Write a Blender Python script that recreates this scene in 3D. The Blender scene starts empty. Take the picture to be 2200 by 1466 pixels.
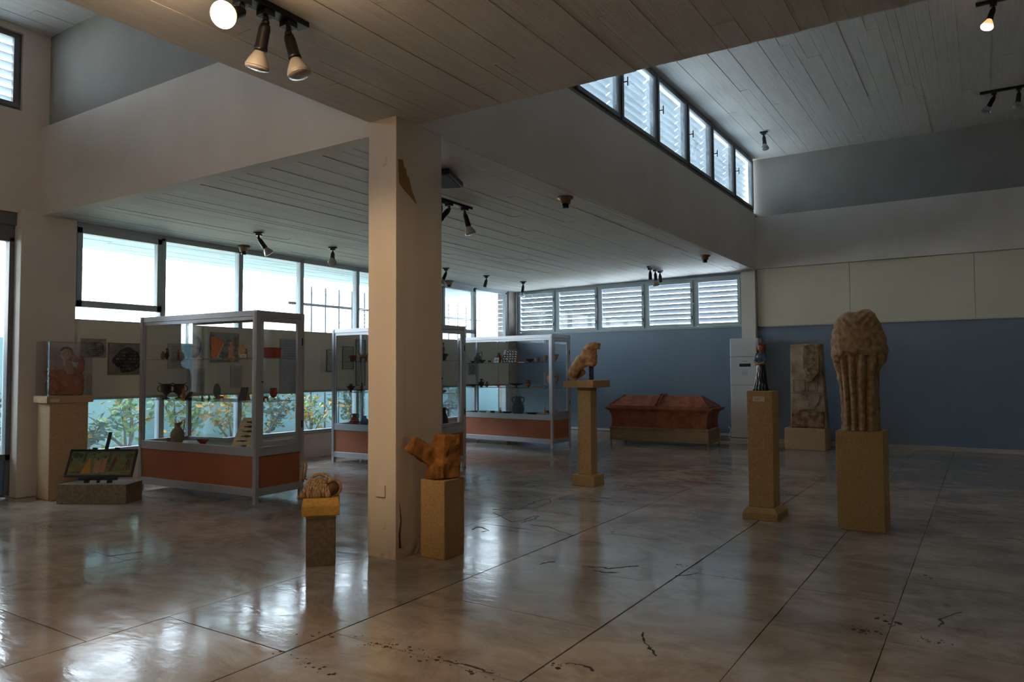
import bpy, bmesh, math, random
from math import sin, cos, pi, radians as RAD
from mathutils import Vector, Matrix, noise, Euler
S = bpy.context.scene
COL = S.collection

# ---------------------------------------------------------------- camera
cam_data = bpy.data.cameras.new('camera')
cam = bpy.data.objects.new('camera', cam_data); COL.objects.link(cam)
cam_data.sensor_width = 36.0; cam_data.lens = 36.0*1573.57/2200; cam_data.clip_start = .05; cam_data.clip_end = 200
YAW, PITCH, ROLL = 0.5726, 0.04079, -0.00491
_f = Vector((-sin(YAW)*cos(PITCH), cos(YAW)*cos(PITCH), sin(PITCH))); _r = Vector((cos(YAW), sin(YAW), 0)); _u = _r.cross(_f)
_r2 = cos(ROLL)*_r + sin(ROLL)*_u; _u2 = -sin(ROLL)*_r + cos(ROLL)*_u
cam.matrix_world = Matrix((( _r2.x, _u2.x, -_f.x, 0), (_r2.y, _u2.y, -_f.y, 0), (_r2.z, _u2.z, -_f.z, 1.35), (0,0,0,1)))
S.camera = cam

# ---------------------------------------------------------------- sky, sun, exposure
world = bpy.data.worlds.new('sky'); S.world = world; world.use_nodes = True
_n = world.node_tree.nodes; _bg = _n['Background']
_bg.inputs[0].default_value = (0.76, 0.885, 1.0, 1); _bg.inputs[1].default_value = 11.5
sun_d = bpy.data.lights.new('sun', 'SUN'); sun_d.energy = 24.0; sun_d.angle = RAD(1.0); sun_d.color = (1.0, .93, .82)
sun = bpy.data.objects.new('sun', sun_d); COL.objects.link(sun)
sun.rotation_euler = Vector((-0.75, 0.45, -0.8)).to_track_quat('-Z', 'Y').to_euler()
S.view_settings.view_transform = 'Standard'; S.view_settings.look = 'None'
S.view_settings.gamma = 1.0; S.view_settings.use_curve_mapping = False
S.view_settings.exposure = 0.50
S.cycles.transparent_max_bounces = 40; S.cycles.max_bounces = 8; S.cycles.diffuse_bounces = 5; S.cycles.glossy_bounces = 4
S.cycles.sample_clamp_indirect = 4.0; S.cycles.use_denoising = True
S.cycles.caustics_reflective = False; S.cycles.caustics_refractive = False

# ---------------------------------------------------------------- helpers
def srgb(r, g, b):
    f = lambda c: (c/255/12.92) if c/255 <= .04045 else ((c/255+.055)/1.055)**2.4
    return (f(r), f(g), f(b), 1)
_M = {}
def mat(name, col, rough=.6, metal=0, col2=None, scale=8, bump=0, bscale=40, stretch=(1,1,1), detail=5, contrast=(.35,.65), emit=None, spec=.5, bdist=.01, rand=0, coords='Object'):
    if name in _M: return _M[name]
    m = bpy.data.materials.new(name); m.use_nodes = True; nt = m.node_tree; N = nt.nodes; L = nt.links
    p = N['Principled BSDF']; p.inputs['Roughness'].default_value = rough; p.inputs['Metallic'].default_value = metal
    p.inputs['Specular IOR Level'].default_value = spec
    tc = N.new('ShaderNodeTexCoord'); mp = N.new('ShaderNodeMapping'); mp.inputs['Scale'].default_value = stretch
    L.new(tc.outputs[coords], mp.inputs['Vector'])
    last = None
    if col2 is not None:
        nz = N.new('ShaderNodeTexNoise'); nz.inputs['Scale'].default_value = scale; nz.inputs['Detail'].default_value = detail
        L.new(mp.outputs[0], nz.inputs['Vector'])
        rp = N.new('ShaderNodeValToRGB'); rp.color_ramp.elements[0].position = contrast[0]; rp.color_ramp.elements[1].position = contrast[1]
        rp.color_ramp.elements[0].color = col; rp.color_ramp.elements[1].color = col2
        L.new(nz.outputs[0], rp.inputs[0]); last = rp.outputs[0]
    else:
        p.inputs['Base Color'].default_value = col
    if rand:
        oi = N.new('ShaderNodeObjectInfo'); mr = N.new('ShaderNodeMapRange'); mr.inputs[3].default_value = 1-rand; mr.inputs[4].default_value = 1+rand
        hs = N.new('ShaderNodeHueSaturation'); L.new(oi.outputs['Random'], mr.inputs[0]); L.new(mr.outputs[0], hs.inputs['Value'])
        if last: L.new(last, hs.inputs['Color'])
        else: hs.inputs['Color'].default_value = col
        last = hs.outputs[0]
    if last: L.new(last, p.inputs['Base Color'])
    if bump:
        nb = N.new('ShaderNodeTexNoise'); nb.inputs['Scale'].default_value = bscale; nb.inputs['Detail'].default_value = 6
        L.new(mp.outputs[0], nb.inputs['Vector'])
        b = N.new('ShaderNodeBump'); b.inputs['Strength'].default_value = bump; b.inputs['Distance'].default_value = bdist
        L.new(nb.outputs[0], b.inputs['Height']); L.new(b.outputs[0], p.inputs['Normal'])
    if emit:
        p.inputs['Emission Color'].default_value = emit[0]; p.inputs['Emission Strength'].default_value = emit[1]
    _M[name] = m; return m
def glass(name, tint=(1,1,1,1), refl=.06, rough=.02, dust=0.0, dustcol=(.8,.85,.9,1), k=.55):
    if name in _M: return _M[name]
    m = bpy.data.materials.new(name); m.use_nodes = True; nt = m.node_tree; N = nt.nodes; L = nt.links; N.clear()
    o = N.new('ShaderNodeOutputMaterial'); t = N.new('ShaderNodeBsdfTransparent'); t.inputs[0].default_value = tint
    g = N.new('ShaderNodeBsdfGlossy'); g.inputs['Roughness'].default_value = rough
    fr = N.new('ShaderNodeLayerWeight'); fr.inputs[0].default_value = .25
    mx = N.new('ShaderNodeMixShader'); ml = N.new('ShaderNodeMath'); ml.operation = 'MULTIPLY_ADD'; ml.inputs[1].default_value = k; ml.inputs[2].default_value = refl*.4
    L.new(fr.outputs['Fresnel'], ml.inputs[0]); L.new(ml.outputs[0], mx.inputs[0]); L.new(t.outputs[0], mx.inputs[1]); L.new(g.outputs[0], mx.inputs[2])
    last = mx.outputs[0]
    if dust:
        d = N.new('ShaderNodeBsdfTranslucent'); d.inputs[0].default_value = dustcol
        m2 = N.new('ShaderNodeMixShader'); nz = N.new('ShaderNodeTexNoise'); nz.inputs['Scale'].default_value = 3; nz.inputs['Detail'].default_value = 8
        tc = N.new('ShaderNodeTexCoord'); L.new(tc.outputs['Object'], nz.inputs['Vector'])
        mr = N.new('ShaderNodeMapRange'); mr.inputs[1].default_value = .35; mr.inputs[2].default_value = .75; mr.inputs[3].default_value = dust*.3; mr.inputs[4].default_value = dust
        L.new(nz.outputs[0], mr.inputs[0]); L.new(mr.outputs[0], m2.inputs[0]); L.new(last, m2.inputs[1]); L.new(d.outputs[0], m2.inputs[2]); last = m2.outputs[0]
    L.new(last, o.inputs[0]); _M[name] = m; return m
def vcol(name, rough=.6, spec=.4):
    if name in _M: return _M[name]
    m = bpy.data.materials.new(name); m.use_nodes = True; N = m.node_tree.nodes; a = N.new('ShaderNodeVertexColor'); a.layer_name = 'paint'
    p = N['Principled BSDF']; p.inputs['Roughness'].default_value = rough; p.inputs['Specular IOR Level'].default_value = spec
    m.node_tree.links.new(a.outputs[0], p.inputs['Base Color']); _M[name] = m; return m

class MB:
    def __init__(s): s.bm = bmesh.new()
    def quad(s, *pts):
        return s.bm.faces.new([s.bm.verts.new(p) for p in pts])
    def box(s, x0, x1, y0, y1, z0, z1, M=None):
        v = [s.bm.verts.new((M @ Vector(p)) if M else p) for p in ((x0,y0,z0),(x1,y0,z0),(x1,y1,z0),(x0,y1,z0),(x0,y0,z1),(x1,y0,z1),(x1,y1,z1),(x0,y1,z1))]
        for f in ((0,3,2,1),(4,5,6,7),(0,1,5,4),(1,2,6,5),(2,3,7,6),(3,0,4,7)): s.bm.faces.new([v[i] for i in f])
        return s
    def prism(s, poly, z0, z1, M=None, top=None):
        top = top or poly; n = len(poly); T = (lambda p: M @ Vector(p)) if M else (lambda p: p)
        a = [s.bm.verts.new(T((x,y,z0))) for x,y in poly]; b = [s.bm.verts.new(T((x,y,z1))) for x,y in top]
        s.bm.faces.new(a[::-1]); s.bm.faces.new(b)
        for i in range(n): s.bm.faces.new((a[i], a[(i+1)%n], b[(i+1)%n], b[i]))
        return s
    def loft(s, rings, cap=True):
        R = [[s.bm.verts.new(p) for p in r] for r in rings]; n = len(R[0])
        for a, b in zip(R, R[1:]):
            for i in range(n): s.bm.faces.new((a[i], a[(i+1)%n], b[(i+1)%n], b[i]))
        if cap: s.bm.faces.new(R[0][::-1]); s.bm.faces.new(R[-1])
        return s
    def lathe(s, prof, M=None, seg=24, cap=True, c=(0,0,0)):
        rings = []
        for r, z in prof:
            r = max(r, .0004); ring = []
            for i in range(seg):
                p = Vector((c[0]+r*cos(2*pi*i/seg), c[1]+r*sin(2*pi*i/seg), c[2]+z)); ring.append(M @ p if M else p)
            rings.append(ring)
        return s.loft(rings, cap)
    def tube(s, pts, r, seg=8, cap=True):
        pts = [Vector(p) for p in pts]; n = len(pts); rr = r if isinstance(r, (list,tuple)) else [r]*n
        rings = []; ref = None
        for i, p in enumerate(pts):
            t = (pts[min(i+1,n-1)]-pts[max(i-1,0)]).normalized()
            if ref is None: ref = Vector((0,0,1)) if abs(t.z) < .9 else Vector((1,0,0))
            a = t.cross(ref).normalized(); b = a.cross(t).normalized(); ref = b
            rings.append([p + rr[i]*(cos(2*pi*k/seg)*a + sin(2*pi*k/seg)*b) for k in range(seg)])
        return s.loft(rings, cap)
    def ball(s, c, r, sub=2, M=None):
        ret = bmesh.ops.create_icosphere(s.bm, subdivisions=sub, radius=1)
        rr = r if isinstance(r, (tuple,list)) else (r,r,r)
        for v in ret['verts']:
            p = Vector((v.co.x*rr[0], v.co.y*rr[1], v.co.z*rr[2]))
            if M: p = M @ p
            v.co = p + Vector(c)
        return s
    def build(s, name, m, parent=None, loc=None, smooth=False, bevel=0, **kw):
        bmesh.ops.recalc_face_normals(s.bm, faces=s.bm.faces[:])
        me = bpy.data.meshes.new(name); s.bm.to_mesh(me); s.bm.free()
        return link(name, me, m, parent, loc, smooth, bevel, **kw)
def link(name, me, m, parent=None, loc=None, smooth=False, bevel=0, label=None, cat=None, group=None, kind=None, rz=0):
    if m and not me.materials: me.materials.append(m)
    if smooth: me.polygons.foreach_set('use_smooth', [True]*len(me.polygons))
    o = bpy.data.objects.new(name, me); COL.objects.link(o)
    if parent: o.parent = parent
    if loc: o.location = loc
    if rz: o.rotation_euler.z = rz
    if bevel:
        b = o.modifiers.new('bevel', 'BEVEL'); b.width = bevel; b.segments = 2; b.limit_method = 'ANGLE'
    tag(o, label, cat, group, kind); return o
def tag(o, label=None, cat=None, group=None, kind=None):
    if label: o['label'] = label
    if cat: o['category'] = cat
    if group: o['group'] = group
    if kind: o['kind'] = kind
    return o
def thing(name, label, cat, loc=(0,0,0), rz=0, group=None, kind=None):
    o = bpy.data.objects.new(name, None); COL.objects.link(o); o.location = loc; o.rotation_euler = (0,0,rz); o.empty_display_size = .05
    return tag(o, label, cat, group, kind)
def copy_tree(o, parent=None, loc=None, rz=None, label=None):
    c = o.copy(); COL.objects.link(c)
    if parent: c.parent = parent
    if loc is not None: c.location = loc
    if rz is not None: c.rotation_euler = (0,0,rz)
    if label: c['label'] = label
    for ch in list(o.children): copy_tree(ch, c)
    return c
def paint_mesh(w, h, nx, ny, fn, T):
    """grid in local u (0..w), v (0..h); T maps (u,v)->3D; fn(u01,v01)->rgb 0..255"""
    bm = bmesh.new(); cl = bm.loops.layers.color.new('paint')
    V = [[bm.verts.new(T(w*i/nx, h*j/ny)) for i in range(nx+1)] for j in range(ny+1)]
    for j in range(ny):
        for i in range(nx):
            f = bm.faces.new((V[j][i], V[j][i+1], V[j+1][i+1], V[j+1][i])); c = srgb(*fn((i+.5)/nx, (j+.5)/ny))
            for l in f.loops:
                l[cl] = tuple((12.92*x if x <= .0031308 else 1.055*x**(1/2.4)-.055) for x in c[:3]) + (1,)
    me = bpy.data.meshes.new('painted'); bm.to_mesh(me); bm.free(); return me
def fbm(p, o=4):
    return noise.fractal(Vector(p), 1.0, 2.0, o)
def sculpt(name, prims, voxel, m, parent=None, smooth=4, amp=0, nsc=10, fn=None, **kw):
    b = MB()
    for p in prims:
        if p[0] == 'e':
            R = Euler(p[3]).to_matrix() if len(p) > 3 else None
            b.ball(p[1], p[2], 3, R)
        elif p[0] == 'c':
            _, p0, r0, p1, r1 = p; p0 = Vector(p0); p1 = Vector(p1)
            b.tube([p0, p1], [r0, r1], 12); b.ball(p0, r0); b.ball(p1, r1)
        elif p[0] == 'b':
            R = Euler(p[3]).to_matrix() if len(p) > 3 else Matrix.Identity(3)
            M4 = Matrix.Translation(p[1]) @ R.to_4x4(); hx, hy, hz = p[2]; b.box(-hx,hx,-hy,hy,-hz,hz, M4)
        elif p[0] == 'p':  # prism in xz plane: poly, y0, y1
            n = len(p[1]); lo = [b.bm.verts.new((x, p[2], z)) for x, z in p[1]]; hi = [b.bm.verts.new((x, p[3], z)) for x, z in p[1]]
            b.bm.faces.new(lo); b.bm.faces.new(hi[::-1])
            for i in range(n): b.bm.faces.new((lo[i], hi[i], hi[(i+1)%n], lo[(i+1)%n]))
    bmesh.ops.recalc_face_normals(b.bm, faces=b.bm.faces[:])
    me = bpy.data.meshes.new(name); b.bm.to_mesh(me); b.bm.free()
    o = bpy.data.objects.new(name, me); COL.objects.link(o)
    r = o.modifiers.new('r', 'REMESH'); r.mode = 'VOXEL'; r.voxel_size = voxel
    if smooth: s_ = o.modifiers.new('s', 'SMOOTH'); s_.iterations = smooth; s_.factor = .5
    dg = bpy.context.evaluated_depsgraph_get()
    me2 = bpy.data.meshes.new_from_object(o.evaluated_get(dg)); bpy.data.objects.remove(o); bpy.data.meshes.remove(me)
    if amp or fn:
        nr = [v.normal.copy() for v in me2.vertices]
        for v, n in zip(me2.vertices, nr):
            d = amp*fbm(v.co*nsc) if amp else 0
            if fn: d += fn(v.co, n)
            v.co += n*d
    me2.name = name
    return link(name, me2, m, parent, smooth=True, **kw)

# ---------------------------------------------------------------- materials
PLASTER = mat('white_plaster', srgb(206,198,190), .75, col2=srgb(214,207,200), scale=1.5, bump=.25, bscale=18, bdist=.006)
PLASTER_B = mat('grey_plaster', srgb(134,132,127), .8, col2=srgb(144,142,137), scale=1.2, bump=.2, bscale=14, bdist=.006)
CONCRETE = mat('painted_board_concrete', srgb(202,200,197), .7, col2=srgb(212,210,206), scale=2.2, bump=.6, bscale=9, stretch=(12,.8,12), bdist=.004, coords='Object')
BLUEWALL = mat('blue_wall_paint', srgb(112,130,149), .5, col2=srgb(118,136,155), scale=1.0, bump=.12, bscale=10, bdist=.004)
BOARD = mat('cream_wall_board', srgb(208,202,184), .7, col2=srgb(214,208,192), scale=1.2)
FRAME = mat('blue_grey_window_frame', srgb(166,180,188), .45, bump=.05, bscale=60)
FRAME_D = mat('dark_grey_window_frame', srgb(96,98,102), .45)
ALU = mat('brushed_aluminium', srgb(182,184,190), .40, metal=.55, bump=.05, bscale=300, stretch=(1,1,.05))
BLACK = mat('black_plastic', srgb(18,18,20), .4)
RUBBER = mat('black_rubber', srgb(14,14,14), .7)
PANEL_O = mat('terracotta_laminate', srgb(158,92,62), .5, col2=srgb(166,98,66), scale=2)
WHITE = mat('white_enamel', srgb(214,216,218), .35)
SANDST = mat('sandstone_render', srgb(152,124,82), .9, col2=srgb(178,148,104), scale=90, bump=.5, bscale=120, bdist=.004)
SANDST2 = mat('pale_sandstone_render', srgb(170,142,108), .9, col2=srgb(190,162,126), scale=80, bump=.5, bscale=110, bdist=.004)
GREYST = mat('grey_cement', srgb(112,100,86), .95, col2=srgb(134,120,102), scale=30, bump=.6, bscale=50, bdist=.005)
TERRA = mat('terracotta_clay', srgb(150,74,44), .85, col2=srgb(176,96,62), scale=12, bump=.4, bscale=40, bdist=.004)
MARBLE_S = mat('weathered_statue_marble', srgb(124,96,66), .8, col2=srgb(176,150,118), scale=24, bump=.4, bscale=60, bdist=.003, detail=9, contrast=(.28,.7))
LIONM = mat('honey_marble', srgb(150,104,62), .7, col2=srgb(202,164,116), scale=12, bump=.3, bscale=50, bdist=.003)
OCHRE = mat('ochre_stone', srgb(112,70,28), .9, col2=srgb(152,102,46), scale=14, bump=.6, bscale=45, bdist=.006)
ROOFM = mat('roof_gravel', srgb(176,176,172), .9)
GL_WIN = glass('window_glass', (.975,.99,1,1), .05, dust=.03)
GL_CLR = glass('dusty_clerestory_glass', (.93,.97,1,1), .05, dust=.10, dustcol=(.74,.85,.95,1))
GL_CASE = glass('vitrine_glass', (.975,.985,.985,1), .03, k=.16)
GL_SHELF = glass('shelf_glass', (.90,.965,.96,1), .06)
ACRYL = glass('acrylic', (.97,.965,.97,1), .08, k=.4)

CRACKS = [[(-4.071, 5.949), (-4.013, 6.041), (-3.894, 6.085), (-3.94, 5.973), (-4.071, 5.949)], [(-3.869, 6.157), (-3.937, 6.536), (-3.896, 6.754), (-3.775, 6.572), (-3.769, 6.393), (-3.752, 6.228), (-3.869, 6.157)], [(-3.984, 5.837), (-3.586, 5.549), (-3.541, 5.672), (-3.557, 5.861), (-3.527, 5.905), (-3.472, 5.763), (-3.505, 5.575)], [(-3.707, 5.114), (-3.722, 5.237), (-3.568, 5.157), (-3.588, 5.081)], [(-2.367, 4.546), (-2.253, 4.602), (-2.184, 4.603), (-2.118, 4.686), (-2.051, 4.77)], [(-2.257, 4.503), (-2.171, 4.503), (-2.087, 4.542)], [(-2.644, 4.446), (-2.627, 4.515), (-2.592, 4.566)], [(-1.743, 4.663), (-1.673, 4.732), (-1.636, 4.808)], [(-3.383, 5.534), (-3.196, 5.536), (-2.858, 5.346)], [(-1.142, 5.693), (-1.037, 5.679), (-0.971, 5.658)], [(-0.093, 8.234), (-0.026, 8.328), (0.036, 8.286)], [(-0.3, 7.677), (-0.158, 7.668), (0.014, 7.704)], [(0.103, 7.088), (0.221, 7.066)], [(-0.235, 4.473), (-0.233, 4.627), (-0.143, 4.809)], [(-1.516, 3.576), (-1.453, 3.448), (-1.34, 3.323)], [(-2.163, 2.741), (-2.015, 2.758), (-1.878, 2.746)], [(-1.661, 3.024), (-1.587, 3.039), (-1.512, 3.012)], [(-2.289, 7.474), (-2.236, 7.536)], [(-2.912, 2.42), (-2.87, 2.418)], [(-5.463, 2.961), (-5.424, 3.05), (-5.378, 3.177)], [(-5.223, 2.865), (-5.224, 3.0), (-5.182, 3.072)]]
PITS = [((-0.644, 4.242), (-0.506, 4.192), 26), ((-0.522, 4.536), (-0.402, 4.336), 18), ((-0.314, 4.288), (-0.207, 4.156), 16), ((-2.668, 2.74), (-1.858, 2.718), 60), ((-3.025, 2.632), (-2.329, 2.771), 26), ((-2.902, 2.412), (-2.47, 2.363), 16), ((-1.754, 3.03), (-1.69, 2.962), 6), ((-0.44, 5.576), (-0.296, 5.387), 14), ((-1.796, 4.942), (-1.69, 4.854), 8), ((-2.845, 5.818), (-2.556, 5.571), 8)]
POTS=[
(1, 't', 'jar', 0.093, 0.231, 0.098, 0.049, 'brown', 'small_jar', 'jar', 'small squat brown clay jar at the left end of the first vitrine top shelf'),
(1, 't', 'lekythos', 0.06, 0.297, 0.134, 0.05, 'black', 'oil_flask', 'flask', 'slim black flask touching the squat brown jar, first vitrine top shelf'),
(1, 't', 'figurine', 0.238, 0.33, 0.125, 0.044, 'red', 'terracotta_figurine', 'figurine', 'red clay figurine between the black flask and the round dark mirror'),
(1, 't', 'disc', 0.224, 0.528, 0.304, 0.235, 'bronze', 'bronze_mirror', 'mirror', 'large round dark bronze mirror standing on edge, first vitrine top shelf'),
(1, 't', 'head', 0.666, 0.231, 0.163, 0.117, 'brown', 'clay_head_fragment', 'sculpture', 'broken brown clay head in front of the round dark mirror'),
(1, 't', 'card', 0.943, 0.066, 0.035, 0.092, 'cream', 'label_card', 'card', 'cream card lying before the broken brown clay head'),
(1, 't', 'shard', 0.956, 0.297, 0.253, 0.157, 'orange', 'pottery_shard', 'shard', 'tall orange pottery fragment on a pale blue stand, first vitrine top shelf'),
(1, 't', 'figurine', 1.164, 0.33, 0.191, 0.104, 'pink', 'seated_figurine', 'figurine', 'pinkish seated clay figurine right of the tall orange fragment'),
(1, 't', 'disc', 1.331, 0.33, 0.156, 0.077, 'sand', 'small_disc_relief', 'relief', 'small round sand coloured relief on a black base, first vitrine top shelf'),
(1, 't', 'figurine', 1.524, 0.231, 0.103, 0.045, 'red', 'small_red_bust', 'figurine', 'small dark red bust right of the round sand coloured relief'),
(1, 't', 'cardup', 1.654, 0.079, 0.038, 0.069, 'white', 'label_card', 'card', 'bright white upright card before the round sand coloured relief'),
(1, 't', 'casket', 1.863, 0.33, 0.109, 0.229, 'red', 'clay_casket', 'box', 'red clay casket behind the end door on the first vitrine top shelf'),
(1, 'm', 'kantharos', 0.078, 0.231, 0.175, 0.208, 'black', 'kantharos', 'cup', 'black footed kantharos with tall loop handles, leftmost on the middle shelf'),
(1, 'm', 'kantharos', 0.21, 0.363, 0.173, 0.209, 'darkbrown', 'kantharos', 'cup', 'dark brown kantharos behind the gold brown figurine'),
(1, 'm', 'figurine', 0.532, 0.198, 0.146, 0.069, 'gold', 'standing_figurine', 'figurine', 'gold brown figurine in front of the dark brown kantharos'),
(1, 'm', 'leaf', 0.614, 0.198, 0.099, 0.106, 'darkbrown', 'leaf_shaped_bronze', 'blade', 'dark slanted leaf shaped blade beside the gold brown figurine'),
(1, 'm', 'figurine', 0.673, 0.33, 0.07, 0.032, 'red', 'small_figurine', 'figurine', 'tiny red figurine, the nearer of two to the slanted leaf blade'),
(1, 'm', 'figurine', 0.795, 0.33, 0.055, 0.037, 'darkbrown', 'small_figurine', 'figurine', 'tiny dark figurine left of the dark upright oval'),
(1, 'm', 'disc', 0.72, 0.495, 0.173, 0.087, 'bronze', 'oval_mirror', 'mirror', 'dark oval bronze disc on edge on the middle shelf of the first vitrine'),
(1, 'm', 'animal', 1.084, 0.264, 0.06, 0.083, 'red', 'animal_figurine', 'figurine', 'red clay animal in front of the dark oval disc'),
(1, 'm', 'tablet', 1.464, 0.231, 0.146, 0.081, 'black', 'tilted_tablet', 'tablet', 'black slanted tablet leaning on an orange wedge, first vitrine middle shelf'),
(1, 'm', 'figurine', 1.806, 0.198, 0.198, 0.039, 'red', 'tall_figurine', 'figurine', 'tall slender red figurine just inside the end door of the first vitrine'),
(1, 'm', 'animal', 1.757, 0.297, 0.067, 0.075, 'red', 'animal_figurine', 'figurine', 'red clay animal with raised tail behind the end door glass'),
(1, 'm', 'mask', 1.89, 0.33, 0.143, 0.098, 'red', 'clay_mask', 'mask', 'red clay mask on a thin stand behind the end door glass'),
(1, 'b', 'jug', 0.38, 0.231, 0.258, 0.161, 'grey', 'trefoil_jug', 'jug', 'grey brown wine jug with a high looped handle, lower shelf of the first vitrine'),
(1, 'b', 'skyphos', 0.06, 0.33, 0.045, 0.089, 'darkbrown', 'small_cup', 'cup', 'small dark cup left of the grey brown wine jug'),
(1, 'b', 'plate', 0.786, 0.264, 0.064, 0.137, 'red', 'shallow_dish', 'dish', 'shallow reddish dish on the floor of the first vitrine'),
(1, 'b', 'shards', 1.034, 0.099, 0.037, 0.183, 'pink', 'small_fragments', 'fragments', 'row of small pale pottery fragments before the shallow reddish dish'),
(1, 'b', 'knives', 1.497, 0.198, 0.313, 0.289, 'cream', 'blade_board', 'board', 'sloping cream board with six dark iron blades in the first vitrine'),
(2, 't', 'skyphos', 0.06, 0.315, 0.097, 0.136, 'redbrown', 'skyphos', 'cup', 'red brown two handled cup at the left end of the second vitrine top shelf'),
(2, 't', 'animal', 0.404, 0.252, 0.139, 0.154, 'brown', 'horned_animal_vessel', 'vessel', 'brown animal shaped vessel beside the pillar on the second vitrine top shelf'),
(2, 'm', 'hydria', 0.066, 0.284, 0.122, 0.121, 'darkbrown', 'small_hydria', 'vase', 'small dark water jar on the middle shelf of the second vitrine'),
(2, 'm', 'kylix', 0.359, 0.252, 0.035, 0.126, 'black', 'kylix', 'cup', 'flat black cup right of the small dark water jar'),
(2, 'm', 'lekythos', 0.154, 0.473, 0.133, 0.05, 'redbrown', 'oil_flask', 'flask', 'thin red brown flask behind the flat black cup'),
(2, 'b', 'pelike', 0.258, 0.22, 0.188, 0.14, 'redbrown', 'neck_amphora', 'vase', 'dark amphora with a red side, bottom of the second vitrine'),
(2, 'b', 'jar', 0.458, 0.22, 0.159, 0.118, 'bluegrey', 'round_jar', 'jar', 'blue grey round jar beside the dark amphora, bottom of the second vitrine'),
(2, 't', 'skyphos', 1.97, 0.284, 0.092, 0.155, 'darkbrown', 'bell_bowl', 'bowl', 'dark bell bowl right of the pillar, second vitrine top shelf'),
(2, 't', 'figurine', 1.897, 0.284, 0.256, 0.059, 'brown', 'standing_figurine', 'figurine', 'brown figurine touching the pillar edge, second vitrine top shelf'),
(2, 'm', 'lamp', 1.97, 0.252, 0.075, 0.122, 'red', 'oil_lamp', 'lamp', 'red clay lidded lamp right of the pillar, second vitrine middle shelf'),
(2, 'b', 'pelike', 1.863, 0.315, 0.311, 0.156, 'black', 'large_black_vase', 'vase', 'large black vase cut off by the pillar, bottom of the second vitrine'),
(3, 't', 'jug', 0.173, 0.42, 0.211, 0.164, 'grey', 'grey_jug', 'jug', 'round grey jug at the left end of the third vitrine top shelf'),
(3, 't', 'plate', 0.242, 0.18, 0.044, 0.125, 'darkbrown', 'small_plate', 'plate', 'small dark plate before the round grey jug'),
(3, 't', 'plate', 0.447, 0.21, 0.06, 0.16, 'brown', 'brown_dish', 'dish', 'brown dish right under the round grey jug'),
(3, 't', 'animal', 0.605, 0.24, 0.058, 0.071, 'darkbrown', 'tiny_animal', 'figurine', 'tiny dark animal figurine left of the picture card'),
(3, 't', 'cardup', 0.901, 0.06, 0.095, 0.095, 'white', 'picture_card', 'card', 'square white card with a blue drawing, third vitrine top shelf'),
(3, 't', 'jar', 0.666, 0.45, 0.193, 0.107, 'brown', 'tan_jar', 'jar', 'tan jar half hidden behind the board of rings'),
(3, 't', 'rings', 1.113, 0.18, 0.232, 0.344, 'white', 'ring_board', 'board', 'sloping white board with rows of dark rings on an orange wedge'),
(3, 't', 'card', 1.484, 0.048, 0.035, 0.118, 'white', 'label_card', 'card', 'flat white card right of the board of rings'),
(3, 't', 'bowl', 1.491, 0.3, 0.064, 0.154, 'darkbrown', 'shallow_bowl', 'bowl', 'shallow dark bowl left of the two handled grey cup'),
(3, 't', 'skyphos', 1.698, 0.24, 0.086, 0.135, 'grey', 'two_handled_cup', 'cup', 'two handled grey cup on the third vitrine top shelf'),
(3, 't', 'kantharos', 1.841, 0.3, 0.126, 0.134, 'grey', 'twisted_handle_cup', 'cup', 'grey cup with raised twisted handles beside the corner post'),
(3, 't', 'bowl', 2.12, 0.3, 0.138, 0.166, 'orange', 'large_clay_bowl', 'bowl', 'deep orange clay bowl behind the end door of the third vitrine'),
(3, 'm', 'kylix', 0.191, 0.24, 0.051, 0.233, 'black', 'kylix', 'cup', 'broad black stemmed cup at the left end of the third vitrine middle shelf'),
(3, 'm', 'lekythos', 0.302, 0.36, 0.158, 0.108, 'darkbrown', 'oil_flask', 'flask', 'taller brown flask behind the broad black stemmed cup'),
(3, 'm', 'lekythos', 0.511, 0.27, 0.106, 0.08, 'redbrown', 'oil_flask', 'flask', 'shorter red brown flask between the broad black cup and the orange rimmed cup'),
(3, 'm', 'kylix', 0.803, 0.24, 0.055, 0.236, 'orange', 'kylix', 'cup', 'orange rimmed stemmed cup left of the broad dark cup'),
(3, 'm', 'kylix', 1.226, 0.24, 0.075, 0.249, 'darkbrown', 'kylix', 'cup', 'broad dark stemmed cup left of the figured amphora'),
(3, 'm', 'amphora', 1.457, 0.3, 0.135, 0.102, 'redbrown', 'figured_amphora', 'vase', 'small black and red figured amphora on the third vitrine middle shelf'),
(3, 'm', 'bowl', 1.746, 0.24, 0.035, 0.151, 'orange', 'orange_bowl', 'bowl', 'small orange bowl right of the figured amphora'),
(3, 'm', 'animal', 1.857, 0.3, 0.045, 0.084, 'red', 'red_animal', 'figurine', 'little orange red animal beside the big tan amphora'),
(3, 'm', 'amphora', 2.027, 0.3, 0.287, 0.241, 'tan', 'large_tan_amphora', 'vase', 'big tan amphora with a narrow foot beside the corner post'),
(3, 'b', 'bowl', 0.189, 0.24, 0.056, 0.179, 'grey', 'deep_grey_bowl', 'bowl', 'deep grey bowl at the left end of the third vitrine floor'),
(3, 'b', 'bowl', 0.431, 0.24, 0.063, 0.142, 'greylight', 'pale_grey_bowl', 'bowl', 'paler grey bowl next to the deep grey one'),
(3, 'b', 'skyphos', 0.691, 0.21, 0.072, 0.105, 'darkbrown', 'small_footed_cup', 'cup', 'small footed dark cup between the pale grey bowl and the pale flask'),
(3, 'b', 'lekythos', 0.901, 0.18, 0.139, 0.061, 'grey', 'small_flask', 'flask', 'small pale flask left of the big blue black amphora'),
(3, 'b', 'plate', 0.974, 0.3, 0.058, 0.209, 'black', 'black_plate', 'plate', 'wide black plate touching the big blue black amphora'),
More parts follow.
